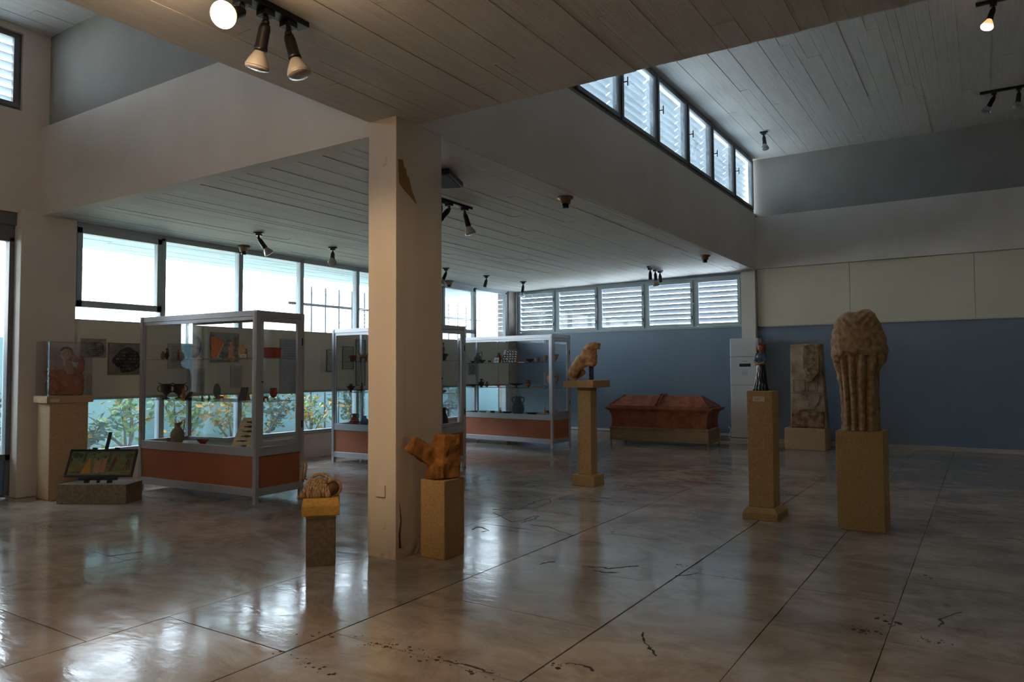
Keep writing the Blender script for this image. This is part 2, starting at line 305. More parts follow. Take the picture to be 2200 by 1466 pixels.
(3, 'b', 'pelike', 1.243, 0.27, 0.35, 0.24, 'bluegrey', 'large_neck_amphora', 'vase', 'big blue black amphora with two neck handles, third vitrine floor'),
(3, 'b', 'plate', 1.578, 0.24, 0.061, 0.219, 'darkbrown', 'stacked_dish', 'dish', 'dark dish right of the big blue black amphora'),
(3, 'b', 'lekythos', 1.883, 0.18, 0.156, 0.058, 'sand', 'small_flask', 'flask', 'small sandy flask left of the lying dark vessel'),
(3, 'b', 'kylix', 2.042, 0.24, 0.108, 0.223, 'darkbrown', 'lying_dark_vessel', 'vessel', 'dark low handled vessel behind the corner post, third vitrine floor'),
]
# ================================================================ SETTING
def st(name, mb, m, parent=None, **kw): return mb.build(name, m, parent, kind=None if parent else 'structure', **kw)
XL, XR, YN, YB = -8.955, 6.0, -5.0, 14.0       # window wall, right wall, wall behind camera, louvred wall
# floor and its marble slabs
def slab_mat():
    m = bpy.data.materials.new('polished_marble_slab'); m.use_nodes = True; nt = m.node_tree; N = nt.nodes; L = nt.links; p = N['Principled BSDF']
    geo = N.new('ShaderNodeNewGeometry'); mp = N.new('ShaderNodeMapping'); mp.inputs['Scale'].default_value = (1,1,1); L.new(geo.outputs['Position'], mp.inputs[0])
    def nz(sc, det=6, st_=(1,1,1), rough=.6, dist=0):
        m2 = N.new('ShaderNodeMapping'); m2.inputs['Scale'].default_value = st_; L.new(geo.outputs['Position'], m2.inputs[0])
        x = N.new('ShaderNodeTexNoise'); x.inputs['Scale'].default_value = sc; x.inputs['Detail'].default_value = det; x.inputs['Roughness'].default_value = rough; x.inputs['Distortion'].default_value = dist
        L.new(m2.outputs[0], x.inputs[0]); return x.outputs[0]
    def ramp(i, a, ca, b, cb):
        r = N.new('ShaderNodeValToRGB'); r.color_ramp.elements[0].position = a; r.color_ramp.elements[1].position = b
        r.color_ramp.elements[0].color = ca; r.color_ramp.elements[1].color = cb; L.new(i, r.inputs[0]); return r.outputs[0]
    def mixc(t, f, a, b):
        x = N.new('ShaderNodeMix'); x.data_type = 'RGBA'; x.blend_type = t
        for i, v in ((0, f), (6, a), (7, b)):
            if hasattr(v, 'links'): L.new(v, x.inputs[i])
            else: x.inputs[i].default_value = v
        return x.outputs[2]
    base = ramp(nz(1.1, 7, (1,1,1), .65), .38, srgb(160,152,144), .62, srgb(192,186,178))
    vein = ramp(nz(1.7, 9, (1,1.5,1), .72, 1.6), .44, srgb(255,255,255), .70, srgb(196,184,174))
    c = mixc('MULTIPLY', .8, base, vein)
    pit = ramp(nz(38, 3, (1,1.6,1), .5), .26, (1,1,1,1), .30, (0,0,0,1)); msk = ramp(nz(.9, 4), .52, (0,0,0,1), .60, (1,1,1,1))
    pm = mixc('MULTIPLY', 1.0, pit, msk)
    c = mixc('MIX', pm, c, srgb(70,58,50))
    oi = N.new('ShaderNodeObjectInfo'); tint = ramp(oi.outputs['Random'], 0.0, srgb(224,222,220), 1.0, srgb(252,244,234))
    c = mixc('MULTIPLY', .9, c, tint)
    L.new(c, p.inputs['Base Color'])
    mr = N.new('ShaderNodeMapRange'); mr.inputs[1].default_value = .3; mr.inputs[2].default_value = .7; mr.inputs[3].default_value = .07; mr.inputs[4].default_value = .20
    L.new(nz(3.2, 6, (1,2,1)), mr.inputs[0]); L.new(mr.outputs[0], p.inputs['Roughness'])
    p.inputs['Specular IOR Level'].default_value = .62
    ad = N.new('ShaderNodeMath'); ad.operation = 'ADD'; L.new(nz(3.5, 3, (1,2.2,1)), ad.inputs[0])
    sc = N.new('ShaderNodeMath'); sc.operation = 'MULTIPLY'; sc.inputs[1].default_value = .18; L.new(nz(28, 3, (1,2,1)), sc.inputs[0]); L.new(sc.outputs[0], ad.inputs[1])
    b = N.new('ShaderNodeBump'); b.inputs['Strength'].default_value = .22; b.inputs['Distance'].default_value = .008; L.new(ad.outputs[0], b.inputs['Height']); L.new(b.outputs[0], p.inputs['Normal'])
    return m
SLAB = slab_mat()
floor = st('floor', MB().box(-9.2, XR+.1, YN-.1, YB+.1, -.2, -.012), mat('dark_floor_joint', srgb(52,42,36), .9))
rng = random.Random(7)
strips = [(-8.98,-8.2),(-8.2,-7.2),(-7.2,-6.25),(-6.25,-5.25),(-5.25,-3.83),(-3.83,-2.87),(-2.87,-1.73),(-1.73,-1.0),(-1.0,-.45),(-.45,.62),(.62,1.7),(1.7,2.7),(2.7,3.8),(3.8,4.9),(4.9,5.98)]
known = {4:[-1.2,.3,1.98,3.70,5.05,6.3,7.4,8.7,9.9,11.2,12.5], 5:[-1,.9,2.42,3.97,5.36,6.13,7.2,8.3,9.6,10.7,12.0,13.1], 6:[-.6,1.2,2.73,3.51,4.45,5.58,6.5,7.7,8.8,10.1,11.3,12.6],
         7:[-1,1.1,2.74,4.8,5.87,7.0,8.2,9.3,10.4,11.6,12.9], 8:[0,1.9,4.11,4.80,5.90,7.3,8.5,9.9,11.1,12.4], 9:[.2,2.2,4.105,5.31,5.95,7.1,8.6,9.7,10.9,12.2,13.2]}
def slab(x0, x1, y0, y1):
    g = .0014; x0 += .004 if x0 in (-2.87, -1.73) else g; x1 -= .004 if x1 in (-2.87, -1.73) else g; y0 += g; y1 -= g; n = 4; P = []; cor = [(x0,y0),(x1,y0),(x1,y1),(x0,y1)]
    for k in range(4):
        a = cor[k]; b = cor[(k+1)%4]
        for i in range(n):
            t = i/n; inw = (rng.random()**3)*.005 if i else 0.0008
            x = a[0]+(b[0]-a[0])*t; y = a[1]+(b[1]-a[1])*t
            nx, ny = [(0,1),(-1,0),(0,-1),(1,0)][k]; P.append((x+nx*inw, y+ny*inw))
    dz = (rng.random()-.5)*.0012
    MB().prism(P, -.03, dz).build('slab', SLAB, floor)
for k, (x0, x1) in enumerate(strips):
    cuts = known.get(k)
    if not cuts:
        cuts = []; y = YN + .4 + rng.random()*.8
        while y < YB-.5: cuts.append(y); y += .85 + rng.random()*.6
    cuts = [YN] + [c for c in cuts if YN+.3 < c < YB-.3] + [YB]
    if k in known:
        while cuts[1]-YN > 2.2: cuts.insert(1, cuts[1]-1.3)
    for a, b in zip(cuts, cuts[1:]): slab(x0, x1, a, b)

WORN = mat('dark_worn_joint', srgb(58,46,40), .8)
mb = MB(); rk = random.Random(4)
for ln in CRACKS:
    q = []
    for (ax, ay), (bx_, by_) in zip(ln, ln[1:]):
        for i in range(6): t_ = i/6; q.append(Vector((ax+(bx_-ax)*t_+rk.gauss(0,.006), ay+(by_-ay)*t_+rk.gauss(0,.006), 0)))
    q.append(Vector((ln[-1][0], ln[-1][1], 0)))
    for a_, b_ in zip(q, q[1:]):
        d_ = (b_-a_); d_ = Vector((-d_.y, d_.x, 0)).normalized()*(.0025+.006*rk.random()**2)
        mb.loft([[a_-d_+Vector((0,0,-.002)), a_+d_+Vector((0,0,-.002)), a_+d_+Vector((0,0,.0011)), a_-d_+Vector((0,0,.0011))], [b_-d_+Vector((0,0,-.002)), b_+d_+Vector((0,0,-.002)), b_+d_+Vector((0,0,.0011)), b_-d_+Vector((0,0,.0011))]])
o = mb.build('cracks', WORN, floor, kind='stuff')
mb = MB()
for (ax, ay), (bx_, by_), n_ in PITS:
    for i in range(n_):
        t_ = rk.random(); c_ = (ax+(bx_-ax)*t_+rk.gauss(0,.03), ay+(by_-ay)*rk.random()*.3+(by_-ay)*t_*.7+rk.gauss(0,.03)); r_ = .003+.010*rk.random()**3
        mb.prism([(c_[0]+r_*cos(k*1.05)*rk.uniform(.7,1.4), c_[1]+r_*sin(k*1.05)*rk.uniform(.6,1.3)) for k in range(6)], -.002, .0011)
mb.build('pits', WORN, floor, kind='stuff')
# board-marked concrete soffits: one cast slab each, the board prints as low relief
def soffit(name, x0, x1, y0, y1, zf, thick, bw, m, seed):
    r = random.Random(seed); mb = MB()
    z0, z1 = zf(x0), zf(x1)
    a = [(x0,y0,z0+.012),(x1,y0,z1+.012),(x1,y1,z1+.012),(x0,y1,z0+.012)]
    mb.loft([a, [(x,y,max(z0,z1)+thick) for x,y,_ in a]])
    x = x0
    while x < x1-.02:
        w = min(bw*(.7+.6*r.random()), x1-x); y = y0
        while y < y1-.02:
            l = min(2.0+2.4*r.random(), y1-y); d = r.random()**1.5*.005; g = .0002 + .0014*r.random()**4
            za, zb = zf(x)+d, zf(x+w)+d
            b_ = [(x+g,y+.002,za),(x+w-g,y+.002,zb),(x+w-g,y+l-.002,zb),(x+g,y+l-.002,za)]
            mb.loft([b_, [(px,py,pz+.02) for px,py,pz in b_]]); y += l
        x += w
    return mb.build(name, m, kind='structure')
soffit('ceiling_low', -9.15, -3.60, 4.12, 14.2, lambda x: 3.125+.085*(x+9)/5.4, .30, .10, CONCRETE, 1)
soffit('ceiling_bay', -3.84, XR, YN, 4.22, lambda x: 3.22, .06, .12, CONCRETE, 2)
soffit('ceiling_high', -3.75, XR+.1, 4.15, 14.2, lambda x: 5.30, .2, .12, CONCRETE, 3)
soffit('ceiling_high_left', -9.2, -3.80, YN, 4.15, lambda x: 5.20, .2, .14, CONCRETE, 4)
st('wall_bay', MB().box(-3.84, XR, YN, 4.22, 3.30, 5.5), PLASTER)
# walls and fascias
st('trim_1', MB().box(-3.66, -3.562, 4.215, 14.0, 3.213, 4.285), PLASTER)                     # fascia under the clerestory
st('trim_2', MB().box(-8.9, -3.845, 3.995, 4.14, 3.115, 4.12), PLASTER)                   # near left fascia
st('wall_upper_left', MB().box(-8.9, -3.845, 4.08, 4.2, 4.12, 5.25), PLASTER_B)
st('trim_3', MB().box(-3.562, XR, 13.90, 14.0, 3.23, 4.20), PLASTER)                       # far fascia
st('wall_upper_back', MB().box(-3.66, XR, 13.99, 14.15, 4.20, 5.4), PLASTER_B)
wb = MB(); wb.box(-9.15, XR, 14.0, 14.15, 0, 2.16); wb.box(-3.60, XR, 14.0, 14.15, 2.16, 4.25); wb.box(-9.15, -8.92, 14.0, 14.15, 2.16, 3.2); wb.box(-9.15,-3.6,14.0,14.15,3.16,3.5)
st('wall_back', wb, BLUEWALL)
wp = thing('wall_panel_back', None, None, (0,0,0), kind='structure')
x = -3.54; k = 0
for xn in (-1.95, -.1, 1.75, 3.6, 5.45, 6.0):
    MB().box(x+.003, xn-.003, 13.965, 13.998, 2.165, 3.225).build('panel', BOARD, wp); x = xn
MB().box(-3.50, XR, 13.955, 13.998, 2.145, 2.163).build('ledge', mat('pale_ledge', srgb(190,186,176), .6), wp)
mb = MB(); mb.box(-3.81, -3.55, 13.86, 14.0, 0, 3.19); st('trim_4', mb, PLASTER, bevel=.006)    # pilaster by the louvres
mb = MB(); mb.box(-8.95, XR, 13.975, 14.0, 0, .075); st('baseboard_back', mb, mat('marble_skirting', srgb(178,170,160), .4), bevel=.004)
mb = MB(); mb.box(-8.0, -3.9, 13.94, 13.975, .10, .14); mb.build('trim_5', WHITE, kind='structure')
st('wall_right', MB().box(XR, XR+.2, YN, 14.2, 0, 5.4), PLASTER)
st('wall_behind', MB().box(-9.2, XR+.2, YN-.2, YN, 0, 5.4), PLASTER)
# window wall on the left
mb = MB(); mb.box(-9.2, XL, 4.3, 14.1, 0, .375); st('wall_left', mb, PLASTER)
mb = MB(); mb.box(-9.22, -8.90, 4.33, 13.9, .375, .41); st('trim_6', mb, mat('window_ledge', srgb(160,158,154), .5), bevel=.004)
mb = MB(); mb.box(-9.2, -8.82, 3.785, 4.37, 0, 3.16); st('trim_7', mb, PLASTER, bevel=.008)     # near left pier
mb = MB(); mb.box(-9.2, -8.9, 3.80, 4.2, 3.1, 5.25); mb.box(-9.2,-8.9,YN,3.80,3.12,4.26); mb.box(-9.2,-8.9,YN,3.80,5.13,5.25); mb.box(-9.2,-8.9,YN,3.30,0,4.27); st('wall_left_upper', mb, PLASTER)
mb = MB(); mb.box(-9.2, -8.9, 13.68, 14.0, 0, 3.2); st('trim_8', mb, mat('rough_pier', srgb(150,138,128), .8, col2=srgb(176,168,160), scale=4), bevel=.006)
# the boards between upper and lower windows
wl = thing('wall_panel_left', None, None, kind='structure')
y = 4.375
for yn in (6.3, 8.15, 10.0, 11.85, 13.66):
    MB().box(XL+.03, XL+.055, y+.002, yn-.002, 1.065, 1.965).build('panel', BOARD, wl); y = yn
# window bands
MULL = [4.385, 5.505, 6.685, 7.805, 9.02, 10.15, 11.30, 12.44, 13.62]
w1 = thing('window_1', None, None, kind='structure')
mb = MB()
mb.box(XL-.05, XL+.03, 4.375, 13.67, 3.055, 3.16); mb.box(XL-.05, XL+.03, 4.375, 13.67, 1.93, 1.985); mb.box(XL-.05, XL+.03, 4.375, 13.67, 1.03, 1.07); mb.box(XL-.05, XL+.03, 4.375, 13.67, .41, .435)
mb.build('window_frame', FRAME, w1, bevel=.003)
for y in MULL: MB().box(XL-.07, XL+.03, y-.035, y+.035, .42, 3.10).build('mullion', FRAME, w1, bevel=.004)
for i, (a, b) in enumerate(zip(MULL, MULL[1:])):
    sash = i in (0, 6)
    if sash:
        z0 = 2.13
        mb = MB(); mb.box(XL-.03, XL+.05, a+.03, b-.03, z0, z0+.075); mb.box(XL-.03, XL+.05, a+.03, b-.03, 3.0, 3.07)
        mb.box(XL-.03, XL+.05, a+.03, a+.095, z0, 3.07); mb.box(XL-.03, XL+.05, b-.095, b-.03, z0, 3.07); mb.build('sash', FRAME, w1, bevel=.004)
    MB().box(XL-.012, XL-.006, a+.03, b-.03, 1.97, 3.07).build('pane', GL_WIN, w1)
    MB().box(XL-.012, XL-.006, a+.03, b-.03, .43, 1.05).build('pane', GL_WIN, w1)
# glazed door bay at the far left
d1 = thing('door_1', None, None, kind='structure')
mb = MB(); Y0, Y1 = 3.28, 3.79
mb.box(-9.06, -8.97, Y0, Y1, 2.80, 2.98); mb.box(-9.02, -8.93, Y0, Y1, 2.98, 3.13); mb.box(-9.06,-8.97,Y0,Y1,.40,.47)
mb.build('door_frame', FRAME_D, d1, bevel=.004)
for y in (3.765, 3.32): MB().box(-9.06, -8.97, y-.03, y+.02, .02, 2.85).build('stile', FRAME_D, d1, bevel=.003)
for a, b in ((3.34,3.74),):
    MB().box(-9.035, -9.005, a, b, .03, .42).build('kick_panel', mat('blue_kick_panel', srgb(96,130,172), .5), d1)
    MB().box(-9.022, -9.016, a, b, .46, 2.82).build('pane', GL_WIN, d1)
# louvred windows, shared builder: axis 'x' runs along X at Y=c; axis 'y' runs along Y at X=c
def louvre_window(num, axis, c, cuts, z0, z1, frame, glass_m, pitch, out, handle, bladem, skip_h=()):
    w = thing('window_%d' % num, None, None, kind='structure')
    def bx(mb, a0, a1, d0, d1, za, zb):
        if axis == 'x': mb.box(a0, a1, min(c+d0*out, c+d1*out), max(c+d0*out, c+d1*out), za, zb)
        else: mb.box(min(c+d0*out, c+d1*out), max(c+d0*out, c+d1*out), a0, a1, za, zb)
        return mb
    A, B = cuts[0], cuts[-1]
    mb = MB(); bx(mb, A-.03, B+.03, -.01, .07, z1, z1+.045); bx(mb, A-.03, B+.03, -.01, .07, z0-.045, z0); mb.build('window_frame', frame, w, bevel=.003)
    for y in cuts: bx(MB(), y-.025, y+.025, -.005, .07, z0-.01, z1+.01).build('mullion', frame, w, bevel=.003)
    for i, (a, b) in enumerate(zip(cuts, cuts[1:])):
        mb = MB(); s_ = .055
        bx(mb, a+.027, b-.027, -.03, .02, z1-s_, z1-.003); bx(mb, a+.027, b-.027, -.03, .02, z0+.003, z0+s_)
        bx(mb, a+.027, a+.027+s_, -.03, .02, z0+s_, z1-s_); bx(mb, b-.027-s_, b-.027, -.03, .02, z0+s_, z1-s_)
        mb.build('sash', frame, w, bevel=.003)
        bx(MB(), a+.05, b-.05, -.008, -.003, z0+.03, z1-.03).build('pane', glass_m, w)
        if i not in skip_h: handle(w, a if axis == 'y' else b, (z0+z1)/2, c, out)
        n = int((z1-z0)/pitch)
        for k in range(n+1):
            z = z0 + .02 + k*pitch; mb = MB()
            p = [(.10, z+.026), (.19, z-.036), (.194, z-.012), (.104, z+.044)] if num == 2 else [(.10, z+.020), (.19, z-.012), (.194, z-.004), (.104, z+.028)] if num == 4 else [(.10, z+.030), (.170, z-.012), (.170, z-.042), (.174, z-.042), (.175, z-.010), (.104, z+.034)]
            if axis == 'x': q = [[(xx, c+d*out, zz) for d, zz in p] for xx in (a+.01, b-.01)]
            else: q = [[(c+d*out, yy, zz) for d, zz in p] for yy in (a+.01, b-.01)]
            mb.loft(q); mb.build('slat', bladem, w)
    return w
def t_handle(w, pos, z, c, out):
    mb = MB(); mb.box(c-.012-.10*out*0+(-.09 if out < 0 else 0)*0, c+.075, pos+.035, pos+.05, z-.007, z+.007) if False else None
    mb = MB(); mb.box(c+.02, c+.095, pos+.045, pos+.060, z-.007, z+.007); mb.box(c+.083, c+.095, pos+.045, pos+.060, z-.055, z+.055); mb.build('handle', FRAME_D, w, bevel=.002)
def knob_handle(w, pos, z, c, out):
    mb = MB(); mb.tube([(pos-.01, c-.03, z), (pos-.01, c-.06, z), (pos-.01, c-.062, z-.03)], .011, 8); mb.build('handle', WHITE, w, smooth=True)
    MB().box(pos-.052, pos-.042, c-.045, c-.03, z+.22, z+.29).build('hinge', BLACK, w); MB().box(pos-.052, pos-.042, c-.045, c-.03, z-.32, z-.25).build('hinge', BLACK, w)
SLATM = mat('grey_louvre_slat', srgb(92,100,106), .5)
louvre_window(2, 'x', 14.0, [-8.87, -7.87, -6.835, -5.775, -4.75, -3.83], 2.205, 3.115, FRAME, GL_WIN, .102, 1, knob_handle, SLATM, skip_h=(4,))
louvre_window(3, 'y', -3.571, [4.5, 5.65, 6.78, 7.92, 9.07, 10.25, 11.40, 12.62, 13.88], 4.33, 5.25, FRAME_D, GL_CLR, .105, -1, t_handle, mat('pale_slat', srgb(196,204,208), .5))
louvre_window(4, 'y', -8.96, [-4.5, -3.1, -1.7, -.3, 1.1, 2.45, 3.80], 4.29, 5.12, FRAME_D, GL_WIN, .098, -1, lambda *a: None, mat('light_louvre_slat', srgb(170,178,184), .5))

# the free-standing column
colm = mat('cream_column_paint', srgb(208,196,180), .7, col2=srgb(218,208,194), scale=2, bump=.35, bscale=16, bdist=.006, stretch=(1,1,.3))
def col_mesh():
    b = bmesh.new(); x0, x1, y0, y1 = -3.842, -3.571, 3.991, 4.520; nz = 90
    nx, ny = 8, 14
    per = [(x0+(x1-x0)*i/nx, y0) for i in range(nx)] + [(x1, y0+(y1-y0)*i/ny) for i in range(ny)] + [(x1-(x1-x0)*i/nx, y1) for i in range(nx)] + [(x0, y1-(y1-y0)*i/ny) for i in range(ny)]
    cx, cy = (x0+x1)/2, (y0+y1)/2; R = []
    for k in range(nz+1):
        z = 3.23*k/nz; ring = []
        for x, y in per:
            low = max(0, 1-z/.10); n = fbm((x*14, y*14, z*14)); dirx, diry = (x-cx), (y-cy); l = math.hypot(dirx, diry)
            d = .0015*fbm((x*5, y*5, z*3)) - low*.022*max(0, n+.35)
            e = min(abs(x-x1)+abs(y-y0), 1); d -= (.006*max(0, fbm((3, z*9, 1))) if e < .02 else 0)
            board = .0012*math.floor(noise.noise(Vector((int((y-y0)/.09)*7.3, 1, 0)))*3) if abs(x-x1) < 1e-4 else 0
            ring.append(b.verts.new((x+dirx/l*d+board, y+diry/l*d, z)))
        R.append(ring)
    n = len(per)
    for a, c in zip(R, R[1:]):
        for i in range(n): b.faces.new((a[i], a[(i+1)%n], c[(i+1)%n], c[i]))
    b.faces.new(R[0][::-1]); b.faces.new(R[-1]); me = bpy.data.meshes.new('column'); b.to_mesh(me); b.free(); return me
column = link('column', col_mesh(), colm, kind='structure')
mb = MB(); P = [(4.010,2.905),(4.060,2.912),(4.075,2.86),(4.098,2.85),(4.105,2.80),(4.13,2.79),(4.155,2.72),(4.17,2.69),(4.215,2.615),(4.21,2.612),(4.14,2.655),(4.075,2.69),(4.02,2.73)]
mb.loft([[(-3.5695, y, z) for y, z in P], [(-3.5665, y, z) for y, z in P]]); mb.build('peeled_patch', mat('bare_ochre_render', srgb(150,118,74), .95), column, label='bare ochre patch where the paint has peeled')
mb = MB(); mb.tube([(-3.5695, 4.03, .40), (-3.5695, 4.045, .27), (-3.5695, 4.028, .18), (-3.5695, 4.035, .08)], [.0015,.004,.006,.009], 5); mb.build('crack', mat('crack_dark', srgb(40,30,26), .9), column)
mb = MB(); mb.box(-3.76, -3.665, 3.975, 3.991, .44, .525); mb.build('socket_cover', colm, column, bevel=.003)
for z in (.245, 2.905):
    mb = MB()
    for r, d in ((.042,.002),(.034,.005),(.02,.007)):
        M4 = Matrix.Translation((-3.70, 3.990, z)) @ Matrix.Rotation(pi/2, 4, 'X'); mb.lathe([(r, 0), (r, d)], M4, 20)
    mb.build('blanking_plug', colm, column)

# ================================================================ OUTSIDE
st('ground', MB().box(-40, -9.2, -25, 45, -.3, .08), mat('garden_soil', srgb(96,98,84), .95, col2=srgb(120,126,96), scale=6, bump=.5, bscale=20))
mb = MB(); mb.box(-11.5, -11.3, -6, 16, -.1, 1.85); mb.box(-11.3, -9.1, 14.3, 14.45, -.1, 1.85); mb.box(-11.32, -11.22, -6, 30, 0, .34); mb.box(-11.32,-11.25,-6,30,.34,.42)
st('wall_garden', mb, mat('pale_blue_garden_wall', srgb(150,192,206), .7, col2=srgb(160,200,212), scale=1.5))
st('planter_bed', MB().box(-11.2, -9.75, -6, 13.5, 0, .22), mat('pale_gravel', srgb(150,158,146), .95, col2=srgb(172,182,168), scale=30, bump=.5, bscale=50))
soffit('roof_eave', -11.0, -9.2, -6, 14.2, lambda x: 3.16, .25, .12, mat('pale_blue_eave_paint', srgb(206,226,240), .7, col2=srgb(190,212,228), scale=2), 9)
st('roof_low', MB().box(-11.0, -3.75, 4.0, 14.5, 3.52, 3.6), ROOFM)
st('roof_outer', MB().box(-3.95, XR+.4, -5.4, 14.5, 5.50, 5.6).box(-9.5, -3.95, -5.4, 4.25, 5.42, 5.5), ROOFM)
FAC = mat('sunlit_white_render', srgb(232,228,220), .8)
def building(name, label, x0, x1, y0, y1, h, face, wins, rim=.3):
    t = thing(name, label, 'building', ((x0+x1)/2, (y0+y1)/2, 0)); cx, cy = (x0+x1)/2, (y0+y1)/2
    MB().box(x0-cx, x1-cx, y0-cy, y1-cy, 0, h).build('facade', FAC, t)
    MB().box(x0-cx-rim, x1-cx+rim, y0-cy-rim, y1-cy+rim, h, h+.25).build('roof_edge', mat('concrete_roof_edge', srgb(190,190,186), .8), t)
    for a, z, w_, hh in wins:
        if face == 'x': MB().box(x1-cx-.02, x1-cx+.03, a-cy, a-cy+w_, z, z+hh).build('window', mat('far_window', srgb(90,100,110), .2), t)
        else: MB().box(a-cx, a-cx+w_, y0-cy-.03, y0-cy+.02, z, z+hh).build('window', mat('far_window', srgb(90,100,110), .2), t)
    return t
building('white_building', 'long low white building seen through the tall left windows', -27, -19, -4, 24, 4.0, 'x', [(2,1,1.4,1.3),(6,1,1.4,1.3),(10,1,1.4,1.3),(14,1,1.4,1.3)])
building('apartment_block', 'pale apartment block glimpsed between the louvre slats', -14, 4, 30, 36, 9, 'y', [(-12+2.6*i, 2.6+2.6*(i%2), 1.1, 1.4) for i in range(6)])
# walkway canopy rail beyond the garden wall
cp = thing('canopy_rail', 'thin pale metal canopy rail on posts beyond the left windows', 'railing', (-14, 6, 0))
PALE = mat('pale_painted_steel', srgb(170,184,194), .5)
MB().box(-.05, .05, -12, 8, 2.62, 2.74).build('rail', PALE, cp)
for y in (-10, -6.5, -3, .5, 4, 7.5): MB().tube([(0,y,0),(0,y,2.62)], .035, 8).build('post', PALE, cp)
# barred fence outside the far corner
bf = thing('barred_fence', 'dark barred fence outside the far left corner window', 'fence', (-10.9, 12.4, 0))
BAR = mat('dark_blue_steel', srgb(60,72,90), .5)
for y in range(17): MB().box(-.012, .012, -3.0+y*.36-.012, -3.0+y*.36+.012, .2, 3.0).build('bar', BAR, bf)
for z in (1.1, 2.05, 2.62): MB().box(-.02, .02, -3.2, 3.0, z, z+.05).build('rail', BAR, bf)
# shrubs
STEM = mat('shrub_stem', srgb(96,88,84), .9, col2=srgb(128,118,110), scale=20)
LEAFG = mat('green_leaf', srgb(84,128,64), .5, col2=srgb(132,168,84), scale=7); LEAFB = mat('dark_leaf', srgb(44,84,72), .5, col2=srgb(70,112,96), scale=7); LEAFY = mat('yellow_leaf', srgb(212,178,40), .5, col2=srgb(214,140,40), scale=9)
def shrub(name, label, cat, x, y, h, spread, seed, n_leaf, yellow, thick=.02, z0=.2, dark=False):
    r = random.Random(seed); t = thing(name, label, cat, (x, y, z0), group=None)
    ends = []; mb = MB()
    for i in range(3 + r.randrange(2)):
        a = r.random()*2*pi; p = [Vector((0, 0, -.02))]; d = Vector((cos(a)*.35, sin(a)*.5, 1)).normalized(); L_ = h*(.6+.4*r.random())
        for k in range(5):
            d = (d + Vector((r.uniform(-.25,.25), r.uniform(-.3,.3), r.uniform(-.05,.2)))).normalized(); p.append(p[-1]+d*L_/5)
            if k > 0: ends.append(p[-1])
        mb.tube(p, [thick*(1-.16*k) for k in range(6)], 6)
        for k in (2, 3, 4):
            q = p[k] + Vector((r.uniform(-.5,.5)*spread, r.uniform(-1,1)*spread, r.uniform(.1,.5)*spread)); mb.tube([p[k], (p[k]+q)/2+Vector((0,0,.03)), q], [thick*.45,thick*.35,thick*.2], 5); ends.append(q)
    mb.build('stem', STEM, t, smooth=True)
    for nm, m_, cnt in (('foliage', LEAFB if dark else LEAFG, int(n_leaf*(1-yellow))), ('yellow_foliage', LEAFY, int(n_leaf*yellow))):
        if not cnt: continue
        bm = bmesh.new()
        for i in range(cnt):
            c = r.choice(ends) + Vector((r.gauss(0,.45), r.gauss(0,.9), r.gauss(0,.6)))*spread*.28; s_ = .032+.038*r.random()
            R3 = Euler((r.uniform(-1,1), r.uniform(-1,1), r.uniform(0,6.3))).to_matrix()
            v = [bm.verts.new(c + R3 @ Vector(q)*s_) for q in ((-1.2,0,0),(-.3,-.6,.12),(.9,0,-.1),(-.3,.6,.12),(0,0,-.06))]
            bm.faces.new((v[0],v[1],v[4])); bm.faces.new((v[1],v[2],v[4])); bm.faces.new((v[2],v[3],v[4])); bm.faces.new((v[3],v[0],v[4]))
        me = bpy.data.meshes.new(nm); bm.to_mesh(me); bm.free(); link(nm, me, m_, t, kind='stuff')
SH = [('leggy_shrub','leggy bush with forked grey stems right of the bust pedestal','shrub',-10.5,5.95,.95,.42,11,240,.08,.026,.2,False),
 ('young_shrub','small feathery plant right against the bust pedestal','shrub',-10.35,5.25,.62,.25,12,160,.05,.008,.2,True),
 ('rose_bush','green bush seen through the left end of the first vitrine','shrub',-10.45,6.75,1.0,.40,13,260,.12,.03,.2,False),
 ('yellow_rose_bush','bush with many yellow leaves behind the middle of the first vitrine','shrub',-10.3,7.55,.95,.42,14,280,.55,.022,.2,False),
 ('rose_bush','blue green bush with a few yellow leaves behind the first vitrine door','shrub',-10.6,8.5,.95,.40,15,280,.18,.018,.2,True),
 ('rose_bush','thin bush with orange tips left of the second vitrine','shrub',-10.3,9.25,.9,.36,16,220,.35,.014,.2,False),
 ('rose_bush','leafy bush behind the left end of the second vitrine','shrub',-10.4,10.4,.95,.40,17,240,.2,.018,.2,True),
 ('tall_shrub','narrow tall shrub behind the left end of the third vitrine','shrub',-10.2,13.1,1.1,.30,18,260,.02,.02,.2,True),
 ('young_tree','slender small tree outside the far left glass door','tree',-10.2,4.05,1.62,.36,19,420,.02,.035,.1,True)]
for a in SH: shrub(*a)

E_NEAR, E_HIGH, E_BACK, E_COL, E_LEFT = 60, 30, 12, 130, 65
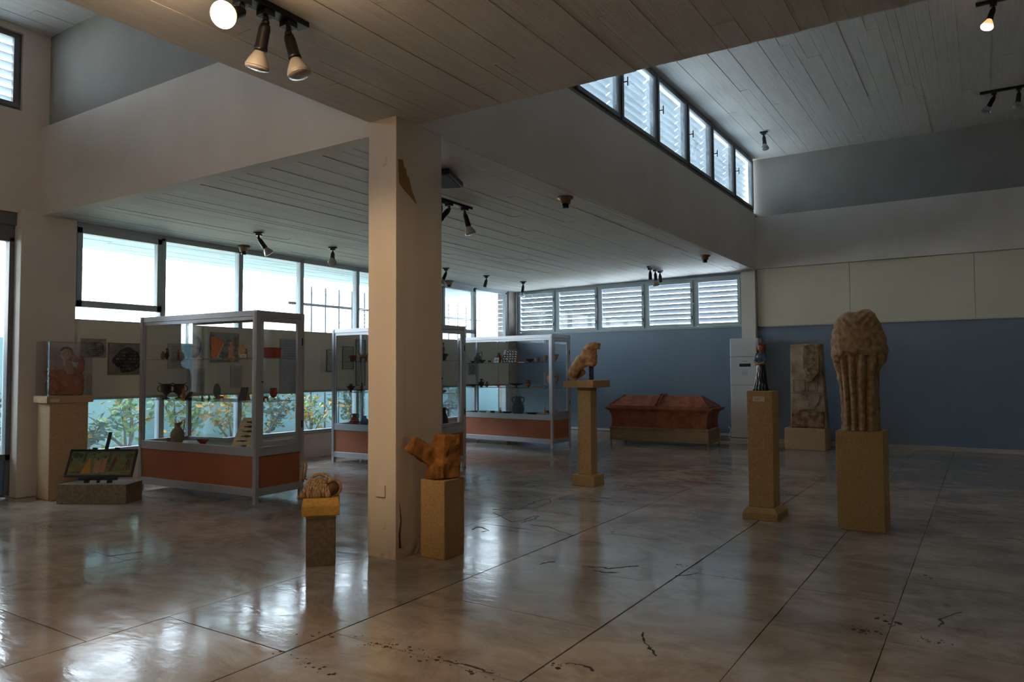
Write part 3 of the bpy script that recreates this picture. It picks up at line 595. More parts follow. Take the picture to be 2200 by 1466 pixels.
# ================================================================ VITRINES
SHZ = (.53, 1.035, 1.495)
def vitrine(x, y, th, W, D, label, poles=False):
    lx, ly = x - W*cos(th), y + W*sin(th)
    t = thing('display_vitrine', label, 'display case', (lx, ly, 0), -th, group='glass display vitrines')
    H = 1.99; p = .046
    for i, (a, b) in enumerate(((0,0),(W-p,0),(0,D-p),(W-p,D-p))):
        mb = MB(); mb.box(a, a+p, b, b+p, .0, H); mb.box(a+.008, a+.019, b-.003, b+.004, .02, H-.02) if b == 0 else None; mb.box(a+.027, a+.038, b-.003, b+.004, .02, H-.02) if b == 0 else None
        o = mb.build('post', ALU, t, bevel=.004); MB().box(a+.004, a+p-.004, b+.004, b+p-.004, -.0, .012).build('foot', RUBBER, o)
    def ring(z0, z1, nm, d=.036):
        mb = MB(); mb.box(p, W-p, .005, .005+d, z0, z1); mb.box(p, W-p, D-.005-d, D-.005, z0, z1); mb.box(.005, .005+d, p, D-p, z0, z1); mb.box(W-.005-d, W-.005, p, D-p, z0, z1); mb.build(nm, ALU, t, bevel=.003)
    ring(H-.062, H-.002, 'top_rail'); ring(.484, .576, 'middle_rail'); ring(.08, .16, 'bottom_rail')
    MB().box(.02, W-.02, .02, D-.02, H-.012, H).build('top_panel', ALU, t)
    MB().box(.02, W-.02, .02, D-.02, .500, .530).build('display_floor', mat('pale_grey_liner', srgb(170,178,184), .6), t)
    for a in ((p,W-p,.018,.026),(p,W-p,D-.026,D-.018)): MB().box(a[0],a[1],a[2],a[3],.16,.484).build('base_panel', PANEL_O, t)
    for a in ((.018,.026),(W-.026,W-.018)): MB().box(a[0],a[1],p,D-p,.16,.484).build('base_panel', PANEL_O, t)
    MB().box(p*.5, W-p*.5, .03, D-.03, .085, .10).build('bottom_board', BLACK, t)
    # fixed glass
    MB().box(p, W-p, .020, .024, .576, H-.06).build('glass_pane', GL_CASE, t); MB().box(p, W-p, D-.024, D-.020, .576, H-.06).build('glass_pane', GL_CASE, t)
    MB().box(.020, .024, p, D-p, .576, H-.06).build('glass_pane', GL_CASE, t)
    mb = MB()
    for a, b in ((p, .012), (W-p-.03, .012)): mb.box(a, a+.03, b, b+.02, .576, H-.06)
    mb.box(p, W-p, .012, .032, H-.10, H-.062); mb.build('front_frame', ALU, t, bevel=.002)
    # end door
    d = MB(); f = .052; z0, z1, x0, x1 = .582, H-.066, W-.030, W-.002
    d.box(x0, x1, p+.003, p+f, z0, z1); d.box(x0, x1, D-p-f, D-p-.003, z0, z1); d.box(x0, x1, p+f, D-p-f, z0, z0+f); d.box(x0, x1, p+f, D-p-f, z1-f, z1)
    dr = d.build('door', ALU, t, bevel=.003)
    MB().box(W-.018, W-.014, p+f-.01, D-p-f+.01, z0+f-.01, z1-f+.01).build('glass_pane', GL_CASE, dr)
    for z in (.78, 1.68): mb = MB(); mb.tube([(W+.004, D-.035, z-.04), (W+.004, D-.035, z+.04)], .007, 8); mb.build('hinge', BLACK, dr)
    MB().tube([(W-.004, p+.03, 1.25), (W+.012, p+.03, 1.25)], .009, 10).build('lock', BLACK, dr)
    for z in SHZ[1:]:
        MB().box(.028, W-.034, .03, D-.03, z, z+.007).build('shelf', GL_SHELF, t)
    for a in ((W*.27, W*.76) if poles else ()): MB().tube([(a, D-.06, .53), (a, D-.06, H-.03)], .007, 8).build('shelf_pole', ALU, t, smooth=True)
    mb = MB(); mb.lathe([(.03,0),(.034,-.03),(.02,-.035)], Matrix.Translation((W*.42, D*.5, H-.02)), 16); mb.build('spot_lamp', WHITE, t, smooth=True)
    return t
CASES = {1: vitrine(-6.26, 4.882, -.05, 1.95, .66, 'nearest glass vitrine with orange brown base, left of the pillar'),
         2: vitrine(-6.215, 7.80, -.005, 2.03, .63, 'middle glass vitrine partly hidden behind the pillar'),
         3: vitrine(-6.336, 11.115, .065, 2.18, .6, 'farthest glass vitrine under the louvred windows', poles=True)}
CASEP = {1: (-6.26, 4.882, -.05, 1.95), 2: (-6.215, 7.80, -.005, 2.03), 3: (-6.336, 11.115, .065, 2.18)}

# ================================================================ EXHIBITS
CL = {'brown':(122,78,52),'black':(30,29,34),'red':(150,62,40),'bronze':(44,66,70),'cream':(206,196,166),'orange':(190,104,58),'pink':(186,124,98),'sand':(200,164,112),'white':(228,230,232),
      'darkbrown':(62,42,34),'gold':(150,98,44),'grey':(124,122,112),'greylight':(156,150,140),'redbrown':(116,58,40),'bluegrey':(52,66,84),'tan':(180,128,92)}
def cm(c):
    r, g, b = CL[c]; return mat('clay_'+c, srgb(r,g,b), .5 if c in ('black','bluegrey','bronze') else .75, col2=srgb(min(255,r*1.18+6), min(255,g*1.15+5), min(255,b*1.12+4)), scale=30, bump=.2, bscale=60, bdist=.002)
PROF = {  # outer profile, radius (of half width) against height, both 0..1
 'jar': [(.45,0),(.5,.02),(.85,.2),(1,.45),(.85,.7),(.5,.82),(.48,.9),(.62,1)],
 'lekythos': [(.55,0),(.6,.03),(.4,.08),(.85,.22),(1,.42),(.9,.56),(.35,.66),(.26,.74),(.26,.84),(.5,.93),(.52,1)],
 'skyphos': [(.45,0),(.5,.04),(.62,.3),(.72,.7),(.75,1)],
 'bowl': [(.35,0),(.38,.1),(.3,.16),(.7,.45),(.92,.75),(1,1)],
 'kylix': [(.38,0),(.40,.06),(.12,.14),(.10,.42),(.35,.52),(.75,.72),(.8,1)],
 'plate': [(.4,0),(.42,.3),(.7,.6),(1,1)],
 'jug': [(.5,0),(.55,.02),(.8,.15),(.98,.36),(.9,.52),(.55,.68),(.36,.75),(.34,.82),(.5,.90),(.42,.93)],
 'kantharos': [(.42,0),(.42,.05),(.14,.1),(.12,.22),(.2,.27),(.52,.45),(.56,.62),(.56,.98),(.60,1)],
 'amphora': [(.3,0),(.34,.03),(.24,.06),(.5,.2),(.84,.42),(.95,.6),(.8,.72),(.42,.78),(.36,.92),(.5,.97),(.5,1)],
 'pelike': [(.5,0),(.54,.03),(.82,.12),(.98,.32),(.9,.52),(.68,.68),(.5,.78),(.46,.93),(.64,.98),(.64,1)],
 'hydria': [(.4,0),(.42,.04),(.2,.1),(.55,.3),(.95,.55),(.9,.68),(.45,.78),(.3,.84),(.3,.93),(.62,.97),(.62,1)],
 'lamp': [(.4,0),(.42,.06),(.3,.14),(.8,.3),(.98,.45),(.95,.52),(.6,.62),(.25,.7),(.12,.76),(.2,.88),(.1,1)]}
def vessel(name, kind, w, h, col, parent, tall_handles=False):
    R = w/2; P = PROF[kind]; t = max(.004, R*.06); m_ = cm(col)
    out = [(r*R, z*h) for r, z in P]; openv = kind in ('skyphos','bowl','kylix','plate','kantharos')
    if openv:
        k = next((i for i, (r, z) in enumerate(P) if z > (.45 if kind in('kylix','kantharos') else .25)), 1); inn = [(max(r*R-t, .001), z*h+ (t if z < .95 else 0)) for r, z in P[k:]][::-1]
        prof = out + inn + [(.0005, P[k][1]*h+t)]
    else:
        prof = out + ([(max(out[-1][0]-t, .001), out[-1][1]), (max(out[-1][0]-t, .001)*.8, out[-1][1]-.12*h), (.0005, out[-1][1]-.13*h)] if kind != 'lamp' else [])
    mb = MB(); mb.lathe(prof, None, 24, cap=False); body = mb.build('body', m_, parent, smooth=True)
    def handles(pts, r=.06, both=True, m=m_):
        for s_ in ((1,-1) if both else (1,)):
            b = MB(); b.tube([(s_*x*R, 0, z*h) for x, z in pts], max(.0028, r*R), 7); b.build('handle', m, parent, smooth=True)
    def arc(x0, z0, x1, z1, bx, bz): return [((1-t)**2*x0+2*t*(1-t)*bx+t*t*x1, (1-t)**2*z0+2*t*(1-t)*bz+t*t*z1) for t in [i/8 for i in range(9)]]
    if kind == 'kantharos': handles(arc(.30,.42,.56,.97,1.6,.55) + arc(.56,.97,.9,1.02,.75,1.08)[1:], .05)
    if kind == 'skyphos': handles(arc(.66,.62,.70,.86,1.35,.95), .07)
    if kind == 'kylix': handles(arc(.74,.72,.78,.92,1.35,1.05), .05)
    if kind == 'bowl': handles(arc(.93,.80,.97,.93,1.3,1.0), .05, both=False)
    if kind == 'jug': handles(arc(.42,.88,.82,.58,1.25,1.35), .09, both=False)
    if kind in ('amphora','pelike'): handles(arc(.44,.92,.82,.66,1.25,1.02), .09)
    if kind == 'hydria': handles(arc(.9,.6,.92,.7,1.3,.72), .08)
    if kind == 'lekythos': handles(arc(.3,.88,.85,.56,1.0,.92), .09, both=False)
    if kind in ('amphora','pelike','lekythos') and col in ('redbrown',):
        MB().lathe([(R*1.005*P[len(P)//2-1][0], h*.36), (R*.98, h*.5)], None, 24, cap=False).build('painted_band', cm('orange'), parent, smooth=True)
    return body
def figurine(w, h, col, parent, seed=0):
    r = random.Random(seed); m_ = cm(col); ww = w/2; nm = 'figure'
    sculpt(nm, [('c',(0,0,h*.04),ww*.72,(0,0,h*.5),ww*.45), ('e',(0,0,h*.62),(ww*.62,ww*.4,h*.14)), ('c',(0,0,h*.7),ww*.22,(0,0,h*.82),ww*.2), ('e',(0,-ww*.05,h*.89),(ww*.36,ww*.38,h*.11)),
                ('c',(ww*.55,0,h*.68),ww*.17,(ww*.45,-ww*.45,h*.45),ww*.14), ('c',(-ww*.55,0,h*.68),ww*.17,(-ww*.2,-ww*.5,h*.5),ww*.14), ('b',(0,0,h*.03),(ww*.85,ww*.7,h*.03))], max(h/34,.0022), m_, parent, smooth=2, amp=h*.02, nsc=26/h*.1)
def animal(w, h, col, parent):
    sculpt('figure', [('e',(0,0,h*.55),(w*.38,w*.17,h*.22)), ('c',(-w*.3,0,h*.6),h*.13,(-w*.42,0,h*.86),h*.1), ('e',(-w*.46,0,h*.88),(w*.11,w*.07,h*.1)), ('c',(w*.34,0,h*.6),h*.06,(w*.48,0,h*.98),h*.04)] +
           [('c',(sx*w*.27,sy*w*.09,h*.5),h*.1,(sx*w*.3,sy*w*.1,h*.06),h*.07) for sx in (-1,1) for sy in (-1,1)], max(w/30,.0022), cm(col), parent, smooth=2)
def exhibit(cs, sh, kind, a, b, h, w, col, name, cat, label, i):
    x, y, th, W = CASEP[cs]; lx, ly = x-W*cos(th), y+W*sin(th); ang = -th; z = {'t': SHZ[2]+.0075, 'm': SHZ[1]+.0075, 'b': SHZ[0]+.0005}[sh]
    a = min(max(a, .045+w*.55), W-.06-w*.55)
    px, py = lx + a*cos(ang) - b*sin(ang), ly + a*sin(ang) + b*cos(ang)
    t = thing(name, label, cat, (px, py, z), ang + .45 + (((i*37) % 11)-5)*.03)
    m_ = cm(col)
    if kind in PROF: vessel(name, kind, w, h, col, t)
    elif kind == 'figurine': figurine(w, h, col, t, i)
    elif kind == 'animal': animal(w, h, col, t)
    elif kind == 'disc':
        M4 = Matrix.Translation((0,0,h*.52)) @ Matrix.Rotation(pi/2, 4, 'X') @ Matrix.Scale(h/w if h > w else 1, 4, (0,1,0))
        MB().lathe([(w*.48,-.006),(w*.5,0),(w*.48,.006),(w*.44,.008),(w*.1,.004),(.0005,.004)], M4, 32).build('disc', m_, t, smooth=True)
        MB().box(-w*.3,w*.3,-.03,.03,0,.012).box(-w*.22,w*.22,.008,.02,0,h*.12).build('stand', BLACK, t)
    elif kind == 'head':
        sculpt('head', [('e',(0,0,h*.55),(w*.38,w*.34,h*.38)),('c',(0,.01,h*.05),w*.2,(0,0,h*.4),w*.24),('e',(0,-w*.3,h*.5),(w*.07,w*.1,h*.1)),('b',(0,0,h*.86),(w*.4,w*.36,h*.06))], w/24, m_, t, smooth=2, amp=.006, nsc=30)
        MB().box(-w*.4,w*.4,-.04,.04,0,.01).build('stand', mat('pale_blue_perspex', srgb(186,202,220), .3), t)
    elif kind == 'card': MB().box(-w/2,w/2,-.025,.025,0,.0015, Matrix.Rotation(.25,4,'X')).box(-w/2,w/2,.018,.024,0,.004).build('card', m_, t)
    elif kind == 'cardup':
        M4 = Matrix.Rotation(-.2,4,'X'); o = MB().box(-w/2,w/2,-.001,.001,0,h,M4).build('card', m_, t)
        MB().box(-w*.3,w*.25,-.0018,-.001,h*.35,h*.45,M4).box(-w*.1,w*.32,-.0018,-.001,h*.5,h*.62,M4).build('print', mat('blue_print', srgb(90,120,160), .6), o)
    elif kind == 'shard':
        P = [(-.45,.10),(-.1,.02),(.12,.06),(.5,.55),(.48,.86),(.1,.95),(-.42,1),(-.5,.7),(-.38,.45),(-.48,.3)]
        mb = MB(); mb.loft([[(x_*w, -.008+.04*x_*x_, z_*h) for x_, z_ in P], [(x_*w, .008+.04*x_*x_, z_*h) for x_, z_ in P]]); mb.build('fragment', m_, t, bevel=.002)
        MB().prism([(-.5*w,-.04),(.42*w,-.04),(.3*w,.04),(-.4*w,.04)], 0, h*.05).box(-w*.2,w*.12,.012,.03,0,h*.34).build('stand', mat('pale_blue_perspex', srgb(186,202,220), .3), t)
        MB().box(-.003,.003,-.03,-.026,0,h*.75, Matrix.Translation((w*.12,0,0)) @ Matrix.Rotation(.45,4,'Y')).build('prop', WHITE, t)
    elif kind == 'casket':
        t.rotation_euler.z = ang
        MB().box(-w/2,w/2,-.06,.06,.0,h*.86).box(-w*.52,w*.52,-.066,.066,h*.86,h).box(-w*.52,w*.52,-.066,.066,0,h*.08).build('box_body', m_, t, bevel=.003)
    elif kind == 'leaf':
        P = [(-.42,0),(-.2,-.02),(.15,.3),(.5,.8),(.42,1),(.2,.95),(-.25,.45)]
        mb = MB(); mb.loft([[(x_*w, -.006, z_*h) for x_, z_ in P], [(x_*w, .006, z_*h) for x_, z_ in P]]); mb.build('blade', m_, t, bevel=.002)
        MB().box(-w*.3,w*.2,.006,.03,0,h*.2).build('stand', BLACK, t)
    elif kind == 'tablet':
        t.rotation_euler.z = ang + .5; M4 = Matrix.Rotation(-.5,4,'X'); MB().box(-w/2,w/2,-.006,.006,0,h*1.1,M4).build('tablet', m_, t, bevel=.002)
        MB().loft([[(s_*w*.42,.02,0),(s_*w*.42,.15,0),(s_*w*.42,.546*h*.85+.018,h*.85)] for s_ in (-1,1)]).build('wedge', cm('orange'), t)
    elif kind == 'mask':
        sculpt('mask', [('e',(0,0,h*.6),(w*.42,w*.2,h*.38)),('e',(0,-w*.2,h*.58),(w*.07,w*.1,h*.1)),('e',(0,-w*.17,h*.42),(w*.14,w*.06,h*.04)),('b',(0,0,h*.9),(w*.36,w*.14,h*.05))], w/26, m_, t, smooth=2)
        MB().tube([(0,.01,0),(0,.01,h*.4)], .003, 6).box(-w*.2,w*.2,-.02,.03,0,.005).build('stand', ALU, t)
    elif kind == 'shards':
        r = random.Random(5)
        for k in range(6):
            P = [(.018*cos(q)*r.uniform(.6,1.2), .014*sin(q)*r.uniform(.6,1.2)) for q in [j*pi/3 for j in range(6)]]; cx = -w/2+w*k/5
            MB().prism([(cx+p, q) for p, q in P], 0, .006+.006*r.random()).build('fragment', cm(r.choice(['pink','sand','brown'])), t, bevel=.001)
    elif kind == 'knives':
        t.rotation_euler.z = ang + .42; M4 = Matrix.Rotation(-.62,4,'X'); L_ = h/cos(.62); ww = w*.82
        mb = MB(); mb.prism([(-ww/2,-.01),(ww/2,-.01),(ww/2,.0),(-ww/2,.0)], 0, L_, M4, top=[(-ww*.36,-.01),(ww*.40,-.01),(ww*.40,0),(-ww*.36,0)]); o = mb.build('board', m_, t)
        MB().loft([[(s_*ww*.38,.012,0),(s_*ww*.38,.24,0),(s_*ww*.34,.714*h*.96+.014,h*.96)] for s_ in (-1,1)]).build('wedge', cm('cream'), t)
        for k in range(6):
            zz = L_*(.07+.155*k); l = ww*(.26,.42,.42,.5,.5,.46)[k]; wd = (.010,.009,.014,.012,.013,.02)[k]; x0 = (-.05,-.30,-.16,-.18,-.16,-.10)[k]*ww
            P = [(0,.3),(.3,.35),(.42,.9),(.55,1),(.75,.8),(1,.15)]
            poly = [(x0+u*l*1.15, zz+v*wd) for u, v in P] + [(x0+u*l*1.15, zz-v*wd) for u, v in P[::-1]]
            b = MB(); b.loft([[M4 @ Vector((p, -.0105, q)) for p, q in poly], [M4 @ Vector((p, -.0165, q)) for p, q in poly]]); b.build('iron_blade', mat('dark_iron', srgb(34,38,48), .6), t)
    elif kind == 'rings':
        t.rotation_euler.z = ang + .36; M4 = Matrix.Rotation(-.42,4,'X'); L_ = h/cos(.42); ww = w*.74
        MB().box(-ww/2,ww/2,-.008,.0,0,L_,M4).build('board', m_, t)
        MB().loft([[(s_*ww*.5,.008,0),(s_*ww*.5,.25,0),(s_*ww*.5,.447*h*.97+.010,h*.97)] for s_ in (-.96,1)]).build('wedge', cm('orange'), t)
        r = random.Random(3)
        for j in range(5):
            for k in range(5):
                if j > 2 and k == 0 or r.random() < .08: continue
                c = Vector((-ww*.40+ww*.2*k+r.uniform(-.006,.006), -.010, L_*(.1+.19*j))); rad = .022+.007*r.random(); s0 = r.uniform(0,1)
                pts = [M4 @ (c+Vector((rad*cos(q), 0, rad*sin(q)))) for q in [s0+4.6*i_/9 for i_ in range(10)]]
                MB().tube(pts, .0072, 6).build('ring', mat('ring_iron', srgb(24,26,32), .6), t)
    return t
for i, p in enumerate(POTS): exhibit(*p, i)

# ================================================================ PEDESTALS
def speck(t, x0, x1, y, z0, z1):
    c = MB().box(x0, x1, y-.003, y, z0, z1).build('label_card', mat('pale_label', srgb(196,190,180), .5), t)
    mb = MB(); n = 3
    for k in range(n): mb.box(x0+.01, x1-.012-.02*(k % 2), y-.0036, y-.003, z1-(z1-z0)*(.30+.22*k), z1-(z1-z0)*(.24+.22*k))
    mb.build('print_lines', mat('grey_print', srgb(110,106,100), .6), c)
def pedestal(name, label, x, y, rz, parts, cat='pedestal'):
    t = thing(name, label, cat, (x, y, 0), rz)
    for nm, w, d, z0, z1, m_ in parts: MB().box(-w/2, w/2, -d/2, d/2, z0, z1).build(nm, m_, t, bevel=.006)
    return t
pedestal('lion_pedestal', 'slim ochre pedestal with wide cap carrying the headless lion', -3.985, 7.85, 0, [('base', .30, .27, 0, .125, SANDST), ('shaft', .175, .165, .125, 1.15, SANDST), ('cap', .39, .235*1.95, 1.15, 1.233, SANDST)])
bpy.data.objects['lion_pedestal'].location = (-3.99, 7.835, 0)
t = thing('figurine_pedestal', 'tall tapering ochre pedestal under the blue dressed figurine', 'pedestal', (-1.735, 6.975, 0))
MB().prism([(-.15,-.205),(.16,-.205),(.16,.2),(-.15,.2)], 0, .06).prism([(-.15,-.205),(.16,-.205),(.16,.2),(-.15,.2)], .06, .10, top=[(-.125,-.15),(.125,-.15),(.125,.15),(-.125,.15)]).build('base', SANDST, t, bevel=.004)
MB().prism([(-.112,-.12),(.112,-.12),(.112,.12),(-.112,.12)], .10, 1.155, top=[(-.118,-.115),(.114,-.115),(.114,.115),(-.118,.115)]).build('shaft', SANDST, t, bevel=.006)
speck(t, -.06, .045, -.1205, 1.06, 1.105)
pedestal('statue_pedestal', 'broad ochre pedestal under the large headless draped statue', -.90, 6.935, 0, [('block', .365, .375, 0, .828, SANDST)])
pedestal('stele_pedestal', 'low wide pale block carrying the carved stele by the wall', -2.565, 13.28, 0, [('block', .645, .56, 0, .362, SANDST2)])
pedestal('rock_pedestal', 'ochre block pedestal pressed against the right side of the pillar', -3.385, 4.295, 0, [('block', .22, .24, 0, .562, SANDST)])
t = thing('shell_pedestal', 'short grey cement pedestal with yellow cap left of the pillar', 'pedestal', (-4.005, 3.69, 0), RAD(46))
MB().box(-.10,.10,-.135,.135,0,.33).build('shaft', GREYST, t, bevel=.006)
MB().box(-.104,.104,-.138,.138,.33,.355).build('collar', SANDST2, t, bevel=.003)
MB().prism([(-.128,-.17),(.128,-.17),(.128,.17),(-.128,.17)], .355, .42).prism([(-.128,-.17),(.128,-.17),(.128,.17),(-.128,.17)], .42, .465, top=[(-.12,-.12),(.12,-.12),(.12,.15),(-.12,.15)]).build('cap', mat('yellow_sandstone', srgb(196,150,70), .9, col2=srgb(212,170,90), scale=50, bump=.3, bscale=90), t, bevel=.003)
t = thing('bust_pedestal', 'tall wide ochre pedestal beside the left wall pier under a clear cover', 'pedestal', (-8.50, 4.10, 0), RAD(-6))
MB().box(-.17,.17,-.19,.19,0,1.03).build('shaft', SANDST2, t, bevel=.005); MB().box(-.20,.20,-.23,.23,1.03,1.105).build('cap', SANDST2, t, bevel=.004)
MB().box(.201,.203,-.20,-.11,1.045,1.075).build('label_card', mat('pale_label', srgb(196,190,180), .5), t)
t = thing('acrylic_cover', 'clear acrylic box cover over the seated clay figure', 'display cover', (-8.50, 4.10, 1.105), RAD(-6))
for nm, b in (('front_pane',(-.19,.19,-.215,-.211)),('back_pane',(-.19,.19,.211,.215)),('side_pane',(-.19,-.186,-.211,.211)),('side_pane',(.186,.19,-.211,.211))): MB().box(*b, 0, .585).build(nm, ACRYL, t)
MB().box(-.19,.19,-.215,.215,.581,.585).build('top_pane', ACRYL, t)

# ================================================================ SCULPTURES
# draped headless statue
def statue():
    OL = [(0,-.148),(.1,-.15),(.30,-.152),(.415,-.158),(.546,-.184),(.634,-.205),(.70,-.215),(.765,-.220),(.852,-.215),(.93,-.203),(1.005,-.182),(1.05,-.162),(1.084,-.138),(1.11,-.10),(1.13,-.06)]
    OR = [(0,.150),(.2,.148),(.40,.147),(.546,.148),(.57,.158),(.59,.172),(.634,.204),(.70,.220),(.765,.225),(.852,.210),(.93,.190),(1.005,.163),(1.084,.130),(1.12,.09),(1.13,.07)]
    def ip(T, z):
        if z <= T[0][0]: return T[0][1]
        for (a, b), (c, d) in zip(T, T[1:]):
            if z <= c: return b+(d-b)*(z-a)/(c-a)
        return T[-1][1]
    nz, na = 190, 220; b = bmesh.new(); R = []
    for k in range(nz+1):
        z = 1.13*k/nz; zl = z; xl, xr = ip(OL, zl), ip(OR, z); 
        body = .125 + .02*sin(z*2.6); ring = []
        for i in range(na):
            a = 2*pi*i/na; c, s_ = cos(a), sin(a)
            ex = abs(c)**.9*(1 if c > 0 else -1); ey = abs(s_)**.9*(1 if s_ > 0 else -1)
            cx = (xl+xr)/2; hw = (xr-xl)/2; x = cx+hw*ex
            tx = x/.15
            yd = body*(1 if abs(tx) < 1 else max(.45, 1-.55*(abs(tx)-1)))
            y = yd*ey; front = max(0, -s_)
            d = 0
            if z < .70:     # long pleats of the skirt
                u = x*(1+.05*sin(z*5)); ph = u/.0365*2*pi/2
                fold = abs(sin(ph*.5+.35*sin(z*4+u*20)))**.7
                d += (fold-.6)*.058*min(1,front*1.6)*(1 if z > .05 else .7)
                d += .006*sin(a*26)*(1-front)
            cape = .71 - .02*sin((x+.02)*14) + (.0 if abs(x) < .09 else -.10*min(1, (abs(x)-.09)/.05))
            if z > cape and front > 0: d += .034*min(1, (z-cape)/.010)*min(1, front*2.5)
            if z > cape:
                d += .010*sin(z*70 - 34*abs(x)**1.4*6)*front*max(0, min(1, (z-.9)/.1))          # curved neck folds
                d += .004*sin(x*150+z*9)*front*(1 if abs(x) > .10 else .25)
            if abs(tx) > 1.0: d += .011*sin(z*58+x*40)*.8
            if z < .03: d += .012
            n_ = fbm((x*12+3, y*12, z*12)); d += .003*n_
            top = 1.0
            if z > 1.04: top = max(.12, 1-((z-1.04)/.095)**2*.8)
            y *= top
            r_ = math.hypot(x-cx, y) or 1; zz = z
            if z > 1.05: zz = z - .035*max(0, 1-abs(x-.0)/.07)*front*0 
            ring.append(b.verts.new((x+(x-cx)/r_*d*.4, y+(y/r_)*d, zz)))
        R.append(ring)
    for p, q in zip(R, R[1:]):
        for i in range(na): b.faces.new((p[i], p[(i+1) % na], q[(i+1) % na], q[i]))
    b.faces.new(R[0][::-1]); b.faces.new(R[-1]); me = bpy.data.meshes.new('draped_statue')
    for v in b.verts:                                                  # slope of the shoulder line, scooped neck
        x, z = v.co.x, v.co.z
        if z > 1.0: v.co.z = z - (.022*max(0, min(1, (-x+.04)/.2)))*(z-1.0)/.13 - .022*math.exp(-((x+.01)/.05)**2)*(z-1.0)/.13
    for v in b.verts: v.co.z *= .915
    b.to_mesh(me); b.free(); return me
link('draped_statue', statue(), MARBLE_S, None, (-.905, 6.92, .83), smooth=True, label='large headless marble statue in a long pleated robe and cape', cat='statue')
# seated lion without its muzzle
t = thing('lion_statue', 'small headless seated stone lion propped on a black post', 'statue', (-3.96, 7.76, 1.240), 0)
sculpt('lion_body', [('e',(-.165,0,.085),(.060,.07,.095),(0,.35,0)), ('e',(-.15,-.055,.10),(.062,.03,.085),(0,.5,0)), ('e',(-.115,0,.175),(.085,.065,.07),(0,-.6,0)), ('e',(-.065,0,.215),(.13,.07,.082),(0,-.8,0)), ('e',(.02,0,.29),(.11,.07,.09),(0,-.85,0)), ('e',(.072,0,.285),(.066,.068,.115),(0,.1,0)),
    ('e',(.055,0,.375),(.085,.058,.056),(0,-.45,0)), ('e',(.115,0,.400),(.060,.050,.046),(0,.05,0)), ('b',(.135,0,.398),(.036,.038,.036),(0,.12,0)), ('e',(.085,0,.22),(.052,.054,.07)), ('e',(-.045,0,.165),(.11,.045,.03),(0,-.35,0)),
    ('c',(-.135,-.045,.06),.035,(-.09,-.05,.115),.035), ('c',(-.13,.045,.05),.04,(-.07,.045,.09),.035), ('c',(-.17,-.02,.02),.026,(-.12,-.03,.018),.022), ('c',(.03,-.03,.185),.025,(.095,-.03,.185),.022)],
    .0075, LIONM, t, smooth=3, amp=.006, nsc=22)
MB().box(.045,.088,-.02,.02,0,.20).build('support_post', BLACK, t, bevel=.002)
# marble fragment with an arm
t = thing('stone_fragment', 'ochre stone fragment with an upward slanting stump on the block pedestal', 'sculpture', (-3.375, 4.275, .563), RAD(66))
sculpt('rock_body', [('b',(.035,0,.165),(.085,.075,.155),(0,.06,.2)), ('b',(.02,0,.06),(.095,.075,.055)), ('b',(-.055,.0,.045),(.05,.06,.045)), ('b',(-.115,.015,.180),(.145,.036,.060),(0,.60,0)), ('b',(-.205,.015,.250),(.05,.036,.058),(0,.50,0)), ('b',(.05,-.05,.28),(.07,.03,.035),(0,-.1,0))],
    .009, OCHRE, t, smooth=3, amp=.012, nsc=11)
# shell like ceramic on the short pedestal
t = thing('folded_ceramic', 'striated shell shaped ceramic with a scroll opening and twig top', 'sculpture', (-4.0, 3.665, .4655), RAD(38))
SHM = mat('striated_ceramic', srgb(92,62,40), .6, col2=srgb(206,176,130), scale=16, stretch=(9,9,.8), bump=.4, bscale=30)
b = bmesh.new(); R = []
for k in range(61):
    u = k/60; x = -.145+.235*u; hgt = .105*(math.sin(pi*min(1, u*1.25+.22))**.5 if u < .75 else .9-.9*(u-.75)) ; hgt = .128*min(1, .55+u*2.4)*(1 if u < .70 else 1-1.1*(u-.70)); dep = .075*(1-.2*u)
    ring = []
    for i in range(30):
        a = pi*i/29; rr = 1+.05*abs(sin(k*.62+i*.02))+.02*noise.noise(Vector((k*.3, i*.3, 0)))
        ring.append(b.verts.new((x-.035*sin(a)*(u-.5)+.03*sin(a)*(1-u), -dep*cos(a)*rr, hgt*sin(a)*rr)))
    R.append(ring)
for p, q in zip(R, R[1:]):
    for i in range(29): b.faces.new((p[i], p[i+1], q[i+1], q[i]))
    b.faces.new((p[29], p[0], q[0], q[29]))
b.faces.new(R[0]); b.faces.new(R[-1][::-1]); bmesh.ops.recalc_face_normals(b, faces=b.faces[:]); me = bpy.data.meshes.new('shell_body'); b.to_mesh(me); b.free(); link('shell_body', me, SHM, t, smooth=True)
mb = MB(); pts = []
for i in range(26):
    a = 2.4-i*.30; r_ = .062-.0014*i; pts.append((.105+r_*cos(a)*.95, -.035+.0018*i, .060+r_*sin(a)))
mb.tube(pts, [.014-.0003*i for i in range(26)], 8); mb.build('scroll', SHM, t, smooth=True)
sculpt('scroll_hollow', [('e',(.10,-.005,.060),(.052,.045,.052)), ('e',(.055,.01,.062),(.05,.05,.055))], .006, mat('dark_inner_ceramic', srgb(66,46,34), .8, col2=srgb(112,84,58), scale=20), t, smooth=2, amp=.006, nsc=24)
mb = MB(); mb.tube([(-.06,0,.125),(-.03,-.01,.148),(0,-.012,.158),(.035,-.01,.150),(.07,-.01,.128),(.12,-.02,.112)], [.008,.012,.012,.012,.014,.012], 8); mb.build('handle', SHM, t, smooth=True)
mb = MB(); mb.tube([(-.12,.02,.10),(-.125,.015,.16),(-.115,.02,.205),(-.12,.02,.235)], [.012,.010,.009,.006], 7); mb.tube([(-.11,.02,.12),(-.10,.01,.17),(-.092,.01,.215),(-.095,.012,.25)], [.012,.009,.009,.005], 7)
r = random.Random(2)
for k in range(14): z = .12+.009*k; mb.ball((-.122+r.uniform(-.012,.03), .015+r.uniform(-.01,.01), z), .008, 1)
